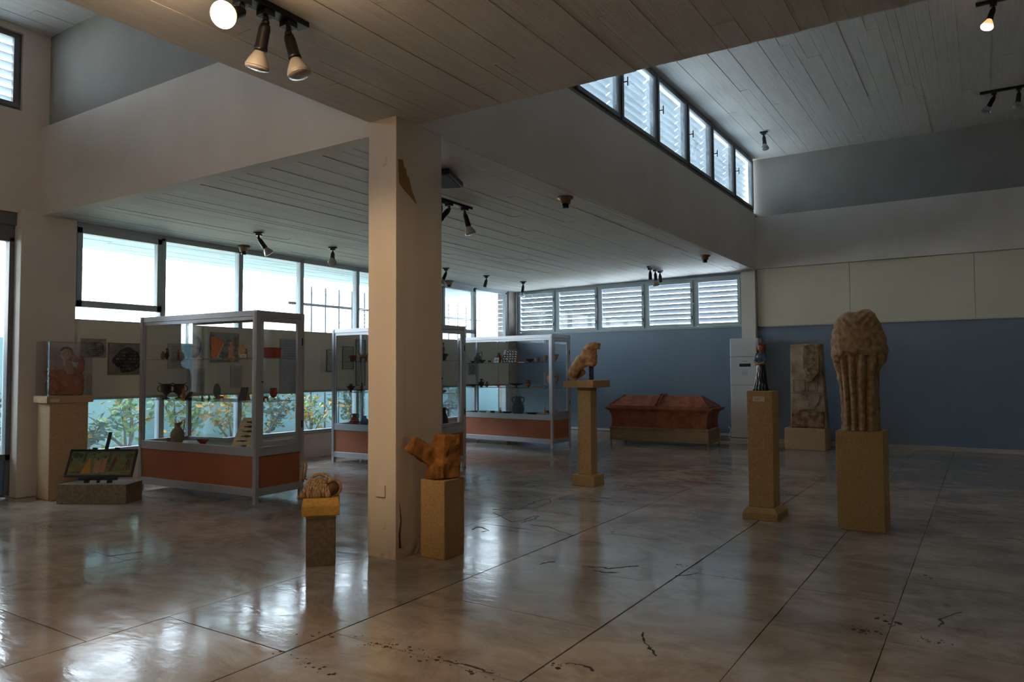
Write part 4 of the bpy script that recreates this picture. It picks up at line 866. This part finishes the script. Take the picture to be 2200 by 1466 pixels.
mb.build('twig', mat('grey_coral', srgb(130,112,92), .9), t, smooth=True)
# seated clay figure under the cover
t = thing('clay_torso', 'dark clay figure with hand raised to its mouth under the clear cover', 'sculpture', (-8.48, 4.10, 1.113), RAD(58))
RC = mat('raw_terracotta', srgb(140,80,56), .85, col2=srgb(166,102,74), scale=14, bump=.4, bscale=40); SK = mat('pinkish_clay', srgb(150,116,100), .8, col2=srgb(172,138,120), scale=16, bump=.3, bscale=40)
sculpt('draped_base', [('b',(.005,0,.085),(.165,.11,.085)), ('b',(-.095,0,.20),(.075,.10,.075),(0,.05,0)), ('c',(-.165,-.05,.235),.028,(.0,-.07,.245),.03), ('b',(.07,.0,.17),(.10,.10,.05)), ('c',(.13,-.02,.20),.045,(.165,-.02,.36),.032), ('c',(.165,-.02,.36),.034,(.15,-.03,.40),.026), ('c',(-.12,-.1,.17),.03,(0,-.105,.06),.03)],
    .0075, RC, t, smooth=2, amp=.014, nsc=16)
sculpt('torso', [('e',(.03,0,.24),(.085,.07,.085)), ('c',(.03,0,.26),.06,(.02,0,.38),.038), ('c',(-.09,-.03,.27),.035,(.01,-.01,.29),.04)], .007, SK, t, smooth=3, amp=.006, nsc=20)
hd = sculpt('head', [('e',(.015,-.005,.445),(.058,.062,.072)), ('e',(.035,-.045,.41),(.04,.035,.035)), ('e',(.03,-.068,.445),(.012,.018,.022)), ('c',(.02,0,.36),.036,(.02,0,.40),.036), ('e',(-.02,-.055,.44),(.012,.008,.018)), ('c',(.0,-.055,.41),.008,(.05,-.062,.408),.008)], .005, SK, t, smooth=2, amp=.004, nsc=30)
sculpt('hair', [('e',(.01,.012,.478),(.06,.062,.048)), ('e',(.0,.035,.45),(.055,.045,.055))], .006, mat('dark_glaze', srgb(52,44,40), .5), t, smooth=1, amp=.006, nsc=40)
hand = [('e',(.085,-.055,.40),(.028,.018,.038),(0,.3,0))] + [('c',(.078-.011*k,-.062,.425-.004*k),.0085,(.055-.011*k,-.075,.455-.010*k),.0075) for k in range(4)] + [('c',(.095,-.05,.42),.009,(.075,-.06,.465),.008), ('c',(.10,-.045,.375),.024,(.15,-.03,.40),.024)]
sculpt('hand', hand, .004, SK, t, smooth=1)
# painted clay lady
t = thing('lady_figurine', 'glazed clay lady with curly red hair, blue blouse and dark rippled skirt', 'figurine', (-1.745, 6.975, 1.156), RAD(-12))
H = .445
b = bmesh.new(); R = []
for k in range(50):
    z = .24*k/49; r0 = .066-.028*(k/49)**.8 + (.004 if k < 3 else 0); ring = []
    for i in range(72):
        a = 2*pi*i/72; rr = r0*(1+.11*sin(a*13+1.2*sin(z*60)+z*18)*(1-k/60)); ring.append(b.verts.new((rr*cos(a)-.006*(1-k/49), rr*sin(a)*.85, z)))
    R.append(ring)
for p, q in zip(R, R[1:]):
    for i in range(72): b.faces.new((p[i], p[(i+1) % 72], q[(i+1) % 72], q[i]))
b.faces.new(R[0][::-1]); b.faces.new(R[-1]); me = bpy.data.meshes.new('skirt'); b.to_mesh(me); b.free()
link('skirt', me, mat('dark_blue_glaze', srgb(22,32,50), .22, col2=srgb(150,160,176), scale=26, stretch=(3,3,.5), contrast=(.55,.72)), t, smooth=True)
BL = mat('blue_glaze', srgb(40,70,110), .3, col2=srgb(66,100,140), scale=20)
sculpt('blouse', [('e',(0,0,.25),(.038,.03,.04)), ('e',(0,0,.31),(.045,.032,.045)), ('c',(-.036,0,.335),.017,(-.05,-.012,.275),.016), ('c',(.036,0,.335),.017,(.052,-.012,.285),.016), ('c',(.052,-.012,.285),.015,(.04,-.03,.255),.013)], .004, BL, t, smooth=2)
SKN = mat('clay_skin', srgb(176,124,92), .5)
sculpt('forearms', [('c',(-.05,-.018,.268),.011,(-.03,-.052,.243),.009), ('c',(.042,-.034,.258),.011,(-.012,-.056,.243),.009), ('e',(-.025,-.056,.24),(.014,.009,.009)), ('c',(-.03,-.058,.246),.004,(-.012,-.063,.244),.003), ('c',(-.03,-.06,.24),.004,(-.012,-.065,.238),.003), ('c',(-.028,-.06,.234),.004,(-.012,-.064,.232),.003)], .003, SKN, t, smooth=1)
sculpt('head', [('e',(0,-.002,.395),(.026,.028,.035)), ('c',(0,0,.345),.012,(0,0,.38),.013), ('c',(0,-.028,.398),.004,(0,-.033,.388),.005), ('e',(0,-.027,.375),(.009,.004,.003))], .003, SKN, t, smooth=1)
mb = MB(); mb.ball((-.010,-.026,.401), .0035, 1).ball((.010,-.026,.401), .0035, 1); mb.build('eyes', mat('dark_eye', srgb(30,26,24), .3), t)
r = random.Random(8); pr = [('e',(0,.008,.41),(.032,.028,.034))]
for k in range(34):
    a = -.6+r.random()*4.3; z = .345+.085*r.random(); pr.append(('e',(.032*cos(a), .006+.028*sin(a), z),(.012,.012,.014)))
sculpt('hair', pr, .0035, mat('red_brown_glaze', srgb(92,34,24), .4, col2=srgb(118,48,30), scale=40), t, smooth=1)
# stele
t = thing('carved_stele', 'tall worn marble stele with broken relief leaning on its low block', 'stele', (-2.53, 13.25, .363))
b = bmesh.new(); nx, nz_ = 60, 130; Wb, Wt, Hs = .575, .50, 1.42; rows = []
for j in range(nz_+1):
    v = j/nz_; wd = Wb+(Wt-Wb)*v; z = v*Hs; row = []
    for i in range(nx+1):
        u = i/nx; x = -.28+wd*u; d = 0
        if u > .42+.05*sin(v*14) and v > .60 + .14*(1-(u-.42)*1.4)*(1 if u < .6 else .75): d += .045+.02*fbm((u*6, v*9, 2))
        if .47 < u < .64 and .56 < v < .66: d += .05
        for (a0,a1,b0,b1) in ((.12,.46,.43,.56),(.52,.76,.44,.56)):
            if (abs(u-a0) < .012 or abs(u-a1) < .012) and b0 < v < b1 or (abs(v-b0) < .005 or abs(v-b1) < .005) and a0 < u < a1: d -= .008
        if abs(v-.415) < .005 and u < .88: d -= .008
        if abs(v-.425) < .003 and u < .88: d += .004
        if .30+.16*(v-.2) < u < .72+.3*(v-.2) and .215 < v < .385: d += .012
        if v < .21: d += .006+.012*fbm((u*10, v*24, 5))
        if v > .985: d -= .02; 
        e = min(u, 1-u); d -= .012*max(0, 1-e/.02)
        d += .004*fbm((u*9, v*20, 1)); y = -.10+.07*v*0
        row.append(b.verts.new((x, -.11-d, z-(.02*abs(noise.noise(Vector((u*6,0,3)))) if j == nz_ else 0))))
    rows.append(row)
for p, q in zip(rows, rows[1:]):
    for i in range(nx): b.faces.new((p[i], p[i+1], q[i+1], q[i]))
bk = {}
def back(v): 
    if v not in bk: bk[v] = b.verts.new((v.co.x, .11, v.co.z))
    return bk[v]
edge = rows[0] + [r_[-1] for r_ in rows[1:]] + rows[-1][-2::-1] + [r_[0] for r_ in rows[-2:0:-1]]
bv = [back(v) for v in edge]
for i in range(len(edge)): j = (i+1) % len(edge); b.faces.new((edge[j], edge[i], bv[i], bv[j]))
b.faces.new(bv); bmesh.ops.recalc_face_normals(b, faces=b.faces[:]); me = bpy.data.meshes.new('slab_relief'); b.to_mesh(me); b.free()
o = link('relief_slab', me, mat('stele_marble', srgb(136,112,88), .85, col2=srgb(178,158,134), scale=5, bump=.5, bscale=30), t, smooth=True); o.rotation_euler.x = -.05
RELM = mat('broken_relief_marble', srgb(112,84,60), .85, col2=srgb(160,132,104), scale=12, bump=.6, bscale=40)
sculpt('broken_relief', [('p',[(-.04,1.40),(.20,1.40),(.205,1.1),(.20,.93),(.13,.86),(.10,.84),(.08,.78),(.0,.79),(-.01,.92),(-.05,1.02),(-.06,1.22)],-.165,-.10), ('c',(.0,-.155,.98),.03,(.07,-.16,.90),.025), ('b',(.04,-.16,.815),(.045,.025,.03))], .009, RELM, t, smooth=2, amp=.014, nsc=14)
mb = MB()
for (a0,a1,b0,b1) in ((-.23,-.05,.60,.80),(.0,.15,.62,.78)):
    for q in ((a0,a1,b0,b0+.008),(a0,a1,b1,b1+.008),(a0,a0+.008,b0,b1),(a1,a1+.008,b0,b1)): mb.box(q[0],q[1],-.1215,-.10,q[2],q[3], Matrix.Rotation(-.05,4,'X'))
mb.box(-.27,.22,-.1215,-.10,.575,.584, Matrix.Rotation(-.05,4,'X')); mb.build('carved_frame', RELM, t, bevel=.002)
sculpt('low_relief', [('p',[(-.13,.30),(-.06,.54),(.10,.55),(.20,.55),(.17,.42),(.08,.31)],-.118,-.09), ('b',(.0,-.115,.42),(.02,.012,.06)), ('b',(.05,-.115,.45),(.05,.012,.01))], .009, mat('stele_marble', None), t, smooth=1, amp=.008, nsc=18)
sculpt('stained_foot', [('b',(.0,-.118,.14),(.262,.012,.135))], .012, mat('rust_stained_marble', srgb(88,48,28), .9, col2=srgb(160,128,98), scale=9, bump=.6, bscale=30), t, smooth=2, amp=.012, nsc=9)

# ================================================================ SARCOPHAGUS
t = thing('clay_sarcophagus', 'long red clay sarcophagus with a two part hipped lid', 'sarcophagus', (-5.0, 12.93, .31), RAD(2))
SARC = mat('aged_red_clay', srgb(124,64,42), .85, col2=srgb(158,90,62), scale=7, bump=.5, bscale=30, bdist=.006)
def rect(hx, hy, z): return [(-hx,-hy,z),(hx,-hy,z),(hx,hy,z),(-hx,hy,z)]
mb = MB(); mb.loft([rect(.90,.36,0), rect(.89,.355,.1), rect(.90,.36,.22), rect(.93,.38,.29), rect(1.0,.42,.335), rect(1.0,.42,.365), rect(.9,.34,.365)]); mb.build('trough', SARC, t, bevel=.005)
for k, (x0, x1) in enumerate(((-.94,-.005),(.005,.94))):
    a, bq = (.22, 0) if k == 0 else (0, .24)
    mb = MB(); z0 = .366
    mb.loft([[(x0,-.38,z0),(x1,-.38,z0),(x1,.38,z0),(x0,.38,z0)], [(x0,-.38,z0+.025),(x1,-.38,z0+.025),(x1,.38,z0+.025),(x0,.38,z0+.025)], [(x0+a,-.10,z0+.205),(x1-bq,-.10,z0+.205),(x1-bq,.10,z0+.205),(x0+a,.10,z0+.205)]])
    lid = mb.build('lid', SARC, t, bevel=.004)
    mb = MB()
    ex = x1 if k == 0 else x0; mb.tube([(ex+(-.02 if k == 0 else .02),-.385,z0+.04),(ex+(-.02 if k == 0 else .02),-.10,z0+.222),(ex+(-.02 if k == 0 else .02),.10,z0+.222)], .02, 6)
    fx = x0+.02 if k == 0 else x1-.02; gx = x0+a if k == 0 else x1-bq
    mb.tube([(fx,-.375,z0+.035),(gx,-.10,z0+.212)], .014, 6); mb.build('ridge', SARC, lid, smooth=True)
WOODD = mat('brown_wood_stand', srgb(142,112,84), .6, col2=srgb(160,130,98), scale=6, stretch=(1,1,8))
t = thing('sarcophagus_stand', 'low brown wooden stand with framed panels under the clay sarcophagus', 'stand', (-5.0, 12.93, 0), RAD(2))
MB().box(-.90,.90,-.35,.35,.075,.305).build('panel', WOODD, t)
mb = MB(); mb.box(-.925,.925,-.375,-.345,.275,.31); mb.box(-.925,.925,-.375,-.345,.06,.10); mb.box(-.925,.925,.345,.375,.275,.31); mb.box(.895,.925,-.345,.345,.275,.31); mb.box(-.925,-.895,-.345,.345,.275,.31); mb.box(.895,.925,-.345,.345,.06,.10); mb.build('rail', WOODD, t, bevel=.003)
for sx in (-1,1):
    for sy in (-1,1): MB().box(sx*.925-.03*(sx>0), sx*.925+.03*(sx<0), sy*.375-.03*(sy>0), sy*.375+.03*(sy<0), 0, .275).build('leg', WOODD, t, bevel=.003)

# ================================================================ AIR CONDITIONER
t = thing('floor_air_conditioner', 'tall white floor standing air conditioner at the end of the louvres', 'air conditioner', (-3.69, 13.66, 0))
MB().box(-.255,.255,-.12,.16,.06,1.925).build('cabinet', WHITE, t, bevel=.012)
MB().box(-.27,.27,-.13,.16,0,.055).build('plinth', mat('grey_white_plastic', srgb(186,188,190), .5), t, bevel=.006)
g = MB().box(-.225,.225,-.132,-.12,1.60,1.87).build('outlet_grille', WHITE, t, bevel=.002)
for k in range(5): MB().box(-.215,.215,-.142,-.131,1.625+.048*k,1.662+.048*k, Matrix.Translation((0,0,0))).build('slat', WHITE, g)
mb = MB(); mb.box(-.255,.255,-.1215,-.119,1.585,1.592); mb.box(-.255,.255,-.1215,-.119,1.065,1.071); mb.box(-.255,.255,-.1215,-.119,.10,.115); mb.build('seam', mat('dark_seam', srgb(90,92,96), .6), t)
MB().box(-.085,.12,-.126,-.119,1.405,1.462).build('display', BLACK, t, bevel=.002)
MB().box(-.03,.05,-.1225,-.1195,1.50,1.508).build('badge', mat('grey_badge', srgb(130,134,140), .4), t)
MB().box(-.04,.07,-.1212,-.1195,1.25,1.35).build('sticker', mat('faint_sticker', srgb(196,200,210), .5), t)
mb = MB(); mb.tube([(-4.10,13.90,.28),(-4.04,13.86,.22),(-4.07,13.80,.12),(-4.0,13.75,.02),(-3.97,13.72,.012)], .006, 6); mb.build('white_cable', WHITE, None, smooth=True, label='white cable hanging beside the air conditioner foot', cat='cable')

# ================================================================ PAINTING ON EASEL, PLINTH
t = thing('easel_plinth', 'low grey cement plinth with a clipped corner under the small easel', 'plinth', (-7.86, 4.20, 0), RAD(31))
MB().prism([(-.37,-.19),(.36,-.19),(.36,.12),(.30,.19),(-.32,.19),(-.37,.05)], 0, .20).build('block', GREYST, t, bevel=.005)
t = thing('table_easel', 'small black tripod easel standing on the cement plinth', 'easel', (-7.83, 4.13, .2), RAD(32.5))
lean = Matrix.Rotation(-.42, 4, 'X')
MB().box(-.015,.015,.0,.02,0,.56,lean).build('mast', BLACK, t, bevel=.002)
MB().box(-.20,.20,-.03,.01,.03,.055,lean).build('ledge', BLACK, t, bevel=.002)
for s_ in (-1,1): MB().box(s_*.12-.025,s_*.12+.025,-.004,.016,0,.385,lean).build('upright', BLACK, t, bevel=.002)
MB().tube([(0,.10,.22),(0,.26,.005)], .009, 6).build('leg', BLACK, t)
t = thing('framed_painting', 'long black framed painting of garden figures leaning on the small easel', 'painting', (-7.83, 4.13, .2), RAD(32.5))
w, h = .715, .30; z0 = .057; mb = MB(); fr = .022
mb.box(-w/2,w/2,-.028,-.006,z0,z0+fr,lean); mb.box(-w/2,w/2,-.028,-.006,z0+h-fr,z0+h,lean); mb.box(-w/2,-w/2+fr,-.028,-.006,z0+fr,z0+h-fr,lean); mb.box(w/2-fr,w/2,-.028,-.006,z0+fr,z0+h-fr,lean); mb.build('picture_frame', BLACK, t, bevel=.002)
def scene_paint(u, v):
    n = fbm((u*9, v*5, 0)); base = [118+30*n, 134+22*n, 104] if v > .55 else [128+24*n, 126+26*n, 66]
    c = base
    def el(cx, cy, rx, ry): return ((u-cx)/rx)**2+((v-cy)/ry)**2 < 1
    if el(.08,.84,.055,.13) or el(.145,.82,.04,.1): c = (64,84,44)
    if abs(u-.105-.02*v) < .006 and .3 < v < .8 or abs(u-.12) < .005 and .35 < v < .75: c = (150,104,76)
    for x_ in (.235,.215,.60,.625): 
        if abs(u-x_-.03*(v-.7)) < .007 and .52 < v < .98: c = (44,60,54)
    if el(.02,.62,.012,.13): c = (40,50,44)
    if .08 < v < .66 and abs(u-.285-.02*v) < .055*(.75-v)/.6+.012: c = (214,150,32)
    if el(.30,.68,.014,.05): c = (206,160,90)
    if .08 < v < .62 and abs(u-.445) < .05: c = (196,160,124) if noise.noise(Vector((u*60,v*30,0))) > -.1 else (160,110,84)
    if el(.44,.68,.014,.05) : c = (60,46,40)
    if .12 < v < .70 and abs(u-.535-.02*v) < .03+.02*(.7-v): c = (206,132,104)
    if el(.545,.76,.014,.05): c = (34,34,34)
    if .15 < v < .74 and abs(u-.655-.075*v) < .026: c = (104,54,44)
    q = math.hypot((u-.735)/.036, (v-.72)/.13)
    if .68 < q < 1.05: c = (150,72,56)
    if el(.92,.80,.065,.12): c = (96,104,50)
    for x_, s_ in ((.885,.12),(.91,-.02),(.945,-.1),(.93,.06)):
        if abs(u-x_-s_*(v-.4)) < .007 and .2 < v < .66: c = (84,44,30)
    if v < .16 and (el(.09,.12,.05,.035) or el(.175,.12,.035,.04)): c = (70,70,40)
    if el(.36,.86,.008,.03) or el(.365,.76,.01,.025) or el(.43,.95,.02,.02): c = (50,56,46)
    return c
_sp = scene_paint
scene_paint = lambda u, v: [x*.80 for x in _sp(u, v)]
me = paint_mesh(w-2*fr, h-2*fr, 190, 80, scene_paint, lambda u, v: lean @ Vector((-w/2+fr+u, -.020, z0+fr+v))); link('canvas', me, vcol('painted_canvas', .5), t)
MB().box(-w/2+.01,w/2-.01,-.014,-.008,z0+.01,z0+h-.01,lean).build('backing', BLACK, t)

# ================================================================ PICTURES ON THE BOARDS
def inscription(seed, bg, ink, dark):
    r = Vector((seed*7.3, seed*3.1, 0))
    def fn(u, v):
        n = fbm(Vector((u*3, v*3, 0))+r); m_ = bg + 30*n; c = [m_, m_*.97, m_*.92]
        d = math.hypot((u-.55)/.42, (v-.45)/.42)
        if d < 1+.25*n: c = [x*(dark+.2*n) for x in c]
        ln = (v*9) % 1
        if .25 < ln < .7 and d < .85 and noise.noise(Vector((u*46, int(v*9)*5.1, seed))) > .05: c = [x*ink for x in c]
        return [max(10, min(250, x)) for x in c]
    return fn
def textpage(seed, cols=1):
    def fn(u, v):
        c = (176,172,162); cu = (u*cols) % 1
        if .08 < u < .92 and .08 < v < .92 and .1 < cu < .9 and (v*26) % 1 < .5 and noise.noise(Vector((u*50, int(v*26)*3.7, seed))) > -.25: c = (146,143,136)
        return c
    return fn
def picture(name, label, y0, z0, y1, z1, fn, framed, nx=60, ny=44, X=XL+.056):
    t = thing(name, label, 'picture', (X, (y0+y1)/2, z0)); w, h = y1-y0, z1-z0
    MB().box(0, .008, -w/2, w/2, 0, h).build('backing', mat('picture_card', srgb(150,146,138), .7), t)
    link('print', paint_mesh(w-.01, h-.01, nx, ny, fn, lambda u, v: (.0092, -w/2+.005+u, .005+v)), vcol('printed_sheet', .6), t)
    if framed:
        mb = MB(); f = .010; mb.box(0,.018,-w/2-f,w/2+f,-f,0); mb.box(0,.018,-w/2-f,w/2+f,h,h+f); mb.box(0,.018,-w/2-f,-w/2,0,h); mb.box(0,.018,w/2,w/2+f,0,h); mb.build('picture_frame', mat('grey_picture_frame', srgb(120,110,100), .5), t)
    return t
picture('inscription_photograph', 'upper grey photograph of a worn inscription beside the acrylic cover', 4.47, 1.53, 4.765, 1.758, inscription(1, 140, 1.7, .62), False)
picture('inscription_photograph', 'larger dark framed photograph of an inscription left of the first vitrine', 4.80, 1.335, 5.225, 1.705, inscription(2, 128, 2.1, .38), True)
picture('faded_print', 'faded grey sheet behind the left end of the first vitrine', 5.56, 1.40, 5.86, 1.73, textpage(3), False, 40, 40)
picture('blue_poster', 'blue grey poster behind the orange pottery fragment', 6.19, 1.50, 6.62, 1.89, lambda u, v: (66,76,88) if noise.noise(Vector((u*7, v*9, 4))) > -.05 and not (v > .82 and .1 < u < .8) else (132,138,142), True)
picture('text_panel', 'narrow printed text sheet behind the middle of the first vitrine', 5.94, 1.06, 6.10, 1.40, textpage(5), False, 24, 60)
picture('text_panel', 'printed text sheet left of the first vitrine corner post', 6.50, 1.13, 6.69, 1.44, textpage(6), False, 24, 60)
picture('line_drawing_sheet', 'large pale sheet with line drawing behind the first vitrine door', 7.355, 1.02, 7.77, 1.85, lambda u, v: (120,130,142) if abs(math.hypot(u-.5, (v-.35)*1.9)-.33-.04*fbm((u*5,v*5,0))) < .012 or (v > .6 and (v*22) % 1 < .3 and .15 < u < .8) else (158,164,170), False, 60, 90)
picture('text_panel', 'small printed sheet in a thin frame left of the second vitrine', 8.295, 1.36, 8.43, 1.70, textpage(8), True, 24, 60)
picture('text_panel', 'printed sheet behind the left end of the second vitrine', 8.64, 1.40, 8.87, 1.76, textpage(9), True, 24, 60)
picture('text_panel', 'tall printed sheet beside the pillar behind the second vitrine', 8.95, 1.12, 9.15, 1.88, textpage(10), True, 24, 90)
picture('faded_print', 'grey blue print behind the left end of the third vitrine', 12.15, 1.27, 12.40, 1.52, inscription(4, 130, 1.2, .7), False, 30, 30)

# ================================================================ CEILING LIGHTS AND SENSORS
BULB = mat('frosted_reflector_bulb', srgb(158,152,146), .25, spec=.7)
BULBC = glass('clear_reflector_bulb', (.85,.88,.9,1), .2)
LITF = mat('lit_lamp_face', (1,.8,.55,1), .4, emit=((1.0,.74,.45,1), 14))
LITB = mat('glowing_reflector_bulb', srgb(230,190,140), .3, emit=((1.0,.55,.22,1), .8))
def lamp_head(parent, p, aim, lit=False, clear=False, energy=0, bulb=True, spot=None, blend=.8, glow=0):
    """p: point on the rail underside (parent space), aim: direction of the beam"""
    aim = Vector(aim).normalized(); p = Vector(p)
    mb = MB(); mb.box(p.x-.032, p.x+.032, p.y-.032, p.y+.032, p.z-.03, p.z); mb.tube([p+Vector((0,0,-.03)), p+Vector((0,0,-.055))], .013, 8); mb.ball(p+Vector((0,0,-.062)), .02, 2)
    hd = mb.build('lamp_head', BLACK, parent, smooth=False)
    j = p+Vector((0,0,-.065)); M4 = Matrix.Translation(j) @ aim.to_track_quat('Z','Y').to_matrix().to_4x4()
    MB().lathe([(.012,0),(.024,.008),(.029,.03),(.031,.12),(.034,.125),(.034,.14),(.028,.142)], M4, 16).build('lamp_holder', BLACK, hd, smooth=True)
    if bulb:
        MB().lathe([(.024,.135),(.030,.15),(.052,.19),(.061,.215),(.062,.222)], M4, 24, cap=True).build('bulb', (LITB if lit else (BULBC if clear else BULB)), hd, smooth=True)
        MB().lathe([(.0615,.2225),(.058,.232),(.03,.238),(.0004,.240)], M4, 24, cap=True).build('bulb_face', LITF if lit else (BULBC if clear else BULB), hd, smooth=True)
    if energy:
        ld = bpy.data.lights.new('lamp_light', 'SPOT'); ld.energy = energy; ld.color = (1,.70,.42); ld.spot_size = RAD(spot or 110); ld.spot_blend = blend; ld.shadow_soft_size = .055
        lo = bpy.data.objects.new('lamp_light', ld); COL.objects.link(lo); lo.parent = hd
        lo.matrix_local = Matrix.Translation(j+aim*.262) @ aim.to_track_quat('-Z','Y').to_matrix().to_4x4()
        if glow:
            pd = bpy.data.lights.new('lamp_glow', 'POINT'); pd.energy = glow; pd.color = (1,.68,.40); pd.shadow_soft_size = .05
            po = bpy.data.objects.new('lamp_glow', pd); COL.objects.link(po); po.parent = hd; po.location = j+aim*.30
    return hd
def track(name, label, x, y, z, L_, axis, heads, w=.05, group='ceiling track lights'):
    t = thing(name, label, 'track light', (x, y, z), 0, group=group)
    if axis == 'y': MB().box(-w/2, w/2, 0, L_, -.03, 0).build('rail', BLACK, t, bevel=.003)
    else: MB().box(0, L_, -w/2, w/2, -.03, 0).build('rail', BLACK, t, bevel=.003)
    for a, aim, kw in heads: lamp_head(t, (0, a, -.03) if axis == 'y' else (a, 0, -.03), aim, **kw)
    return t
# track on the bay soffit, top left of the picture; the hindmost lamp is lit
track('track_light', 'black ceiling track with one glowing and two unlit lamps in the near bay', -3.03, 1.80, 3.22, .85, 'y',
      [(.46, (.40,-.75,-.48), dict(lit=True, energy=E_NEAR, spot=170, blend=.3, glow=11)), (.60, (-.28,.0,-.95), {}), (.745, (.25,.12,-.97), {})], w=.085)
def single(label, x, y, z, aim, rz=0, **kw):
    t = thing('ceiling_spotlight', label, 'spotlight', (x, y, z), rz, group='single ceiling spotlights')
    MB().box(-.06,.06,-.028,.028,-.018,0).build('base_plate', BLACK, t, bevel=.003); lamp_head(t, (0,0,-.018), aim, **kw); return t
single('single black spotlight above the left end of the first vitrine, aimed right', -7.749, 6.062, 3.139, (.55,.35,-.9), .6)
single('single black spotlight left of the pillar with its frosted face turned to us', -7.833, 7.407, 3.139, (.1,-.62,-.62), .6)
single('single spotlight half hidden by the right edge of the pillar', -7.80, 10.0, 3.139, (-.3,-.2,-.8), .6)
single('single dark spotlight without a visible bulb, above the far left window', -7.798, 11.222, 3.139, (-.22,-.1,-.9), .6, bulb=False)
single('single spotlight with a clear bulb above the corner of the louvres', -7.725, 12.407, 3.139, (-.12,0,-.9), .6, clear=True)
single('lone spotlight on the high ceiling beside the end of the upper windows', -2.979, 12.368, 5.30, (.12,-.2,-.9), 0)
track('track_light', 'black two lamp ceiling track just right of the pillar', -4.77, 5.75, 3.176, .82, 'y', [(.28,(-.1,-.3,-.9),{}), (.42,(-.75,-.1,-.7),{}), (.70,(.16,.22,-.9),{})])
track('track_light', 'short black three lamp track before the right louvres', -4.90, 12.0, 3.172, .66, 'y', [(.10,(0,0,-1),dict(bulb=False)), (.34,(.15,-.25,-.9),{}), (.56,(.05,.1,-1),dict(bulb=False))])
track('track_light', 'black ceiling track at the top right corner with glowing lamps', .02, 9.27, 5.30, 1.3, 'x', [(.16,(-.28,-.25,-.9),dict(lit=True, energy=E_HIGH, spot=70)), (.50,(.42,.0,-.8),dict(clear=True)), (.78,(-.1,-.2,-.9),dict(lit=True)), (1.1,(.3,-.2,-.9),{})])
track('track_light', 'lower right ceiling track whose third lamp glows', .045, 12.33, 5.30, 1.5, 'x', [(.17,(-.42,-.1,-.8),dict(clear=True)), (.46,(-.10,-.1,-.9),{}), (.80,(.42,-.2,-.8),dict(lit=True, energy=E_HIGH*.6, spot=70)), (1.2,(.2,-.2,-.9),{})])
# unseen tracks of the same kind, added to light pillar, statues and left side
for k, (x, y, aim, e, sp) in enumerate(((-2.95,.10,(-.72,3.5,-1.55),E_COL,40),(-1.3,-.6,(.5,7.2,-2.0),E_BACK,50),(-3.4,-1.6,(-3.2,5,-1.2),E_LEFT,120))):
    track('track_light', ('added black track over the near bay just out of view, aimed at the pillar','added unseen black track behind the viewer, aimed at the statues','added unseen black track over the left edge of the near bay behind the viewer')[k], x, y, 3.22, .5, 'y', [(.12,(0,0,-1),{}), (.36,aim,dict(lit=True, energy=e, spot=sp))])
def sensor(label, x, y, z):
    t = thing('ceiling_sensor', label, 'detector', (x, y, z)); c = mat('ochre_plastic', srgb(120,94,60), .5)
    MB().lathe([(.085,0),(.085,-.018),(.06,-.03),(.05,-.075)], None, 20).build('housing', c, t, smooth=True); MB().lathe([(.036,-.075),(.036,-.115),(.03,-.12)], None, 16).build('sensor_tip', BLACK, t, smooth=True)
sensor('ochre ceiling detector at the near end of the long beam edge', -3.68, 6.763, 3.186); sensor('ochre ceiling detector near the far pilaster', -3.72, 11.487, 3.186)
sensor('pale ceiling detector in front of the second window mullion', -8.74, 6.584, 3.125); sensor('small detector above the window just right of the pillar', -8.82, 11.411, 3.124)
t = thing('ceiling_loudspeaker', 'black square box on the low ceiling behind the pillar top', 'loudspeaker', (-4.33, 5.32, 3.175), RAD(22))
MB().prism([(-.25,-.25),(.25,-.25),(.25,.25),(-.25,.25)], -.05, -.0).build('box', BLACK, t, bevel=.004)
MB().box(-.23,.23,-.23,.23,-.056,-.05).build('grille', RUBBER, t)
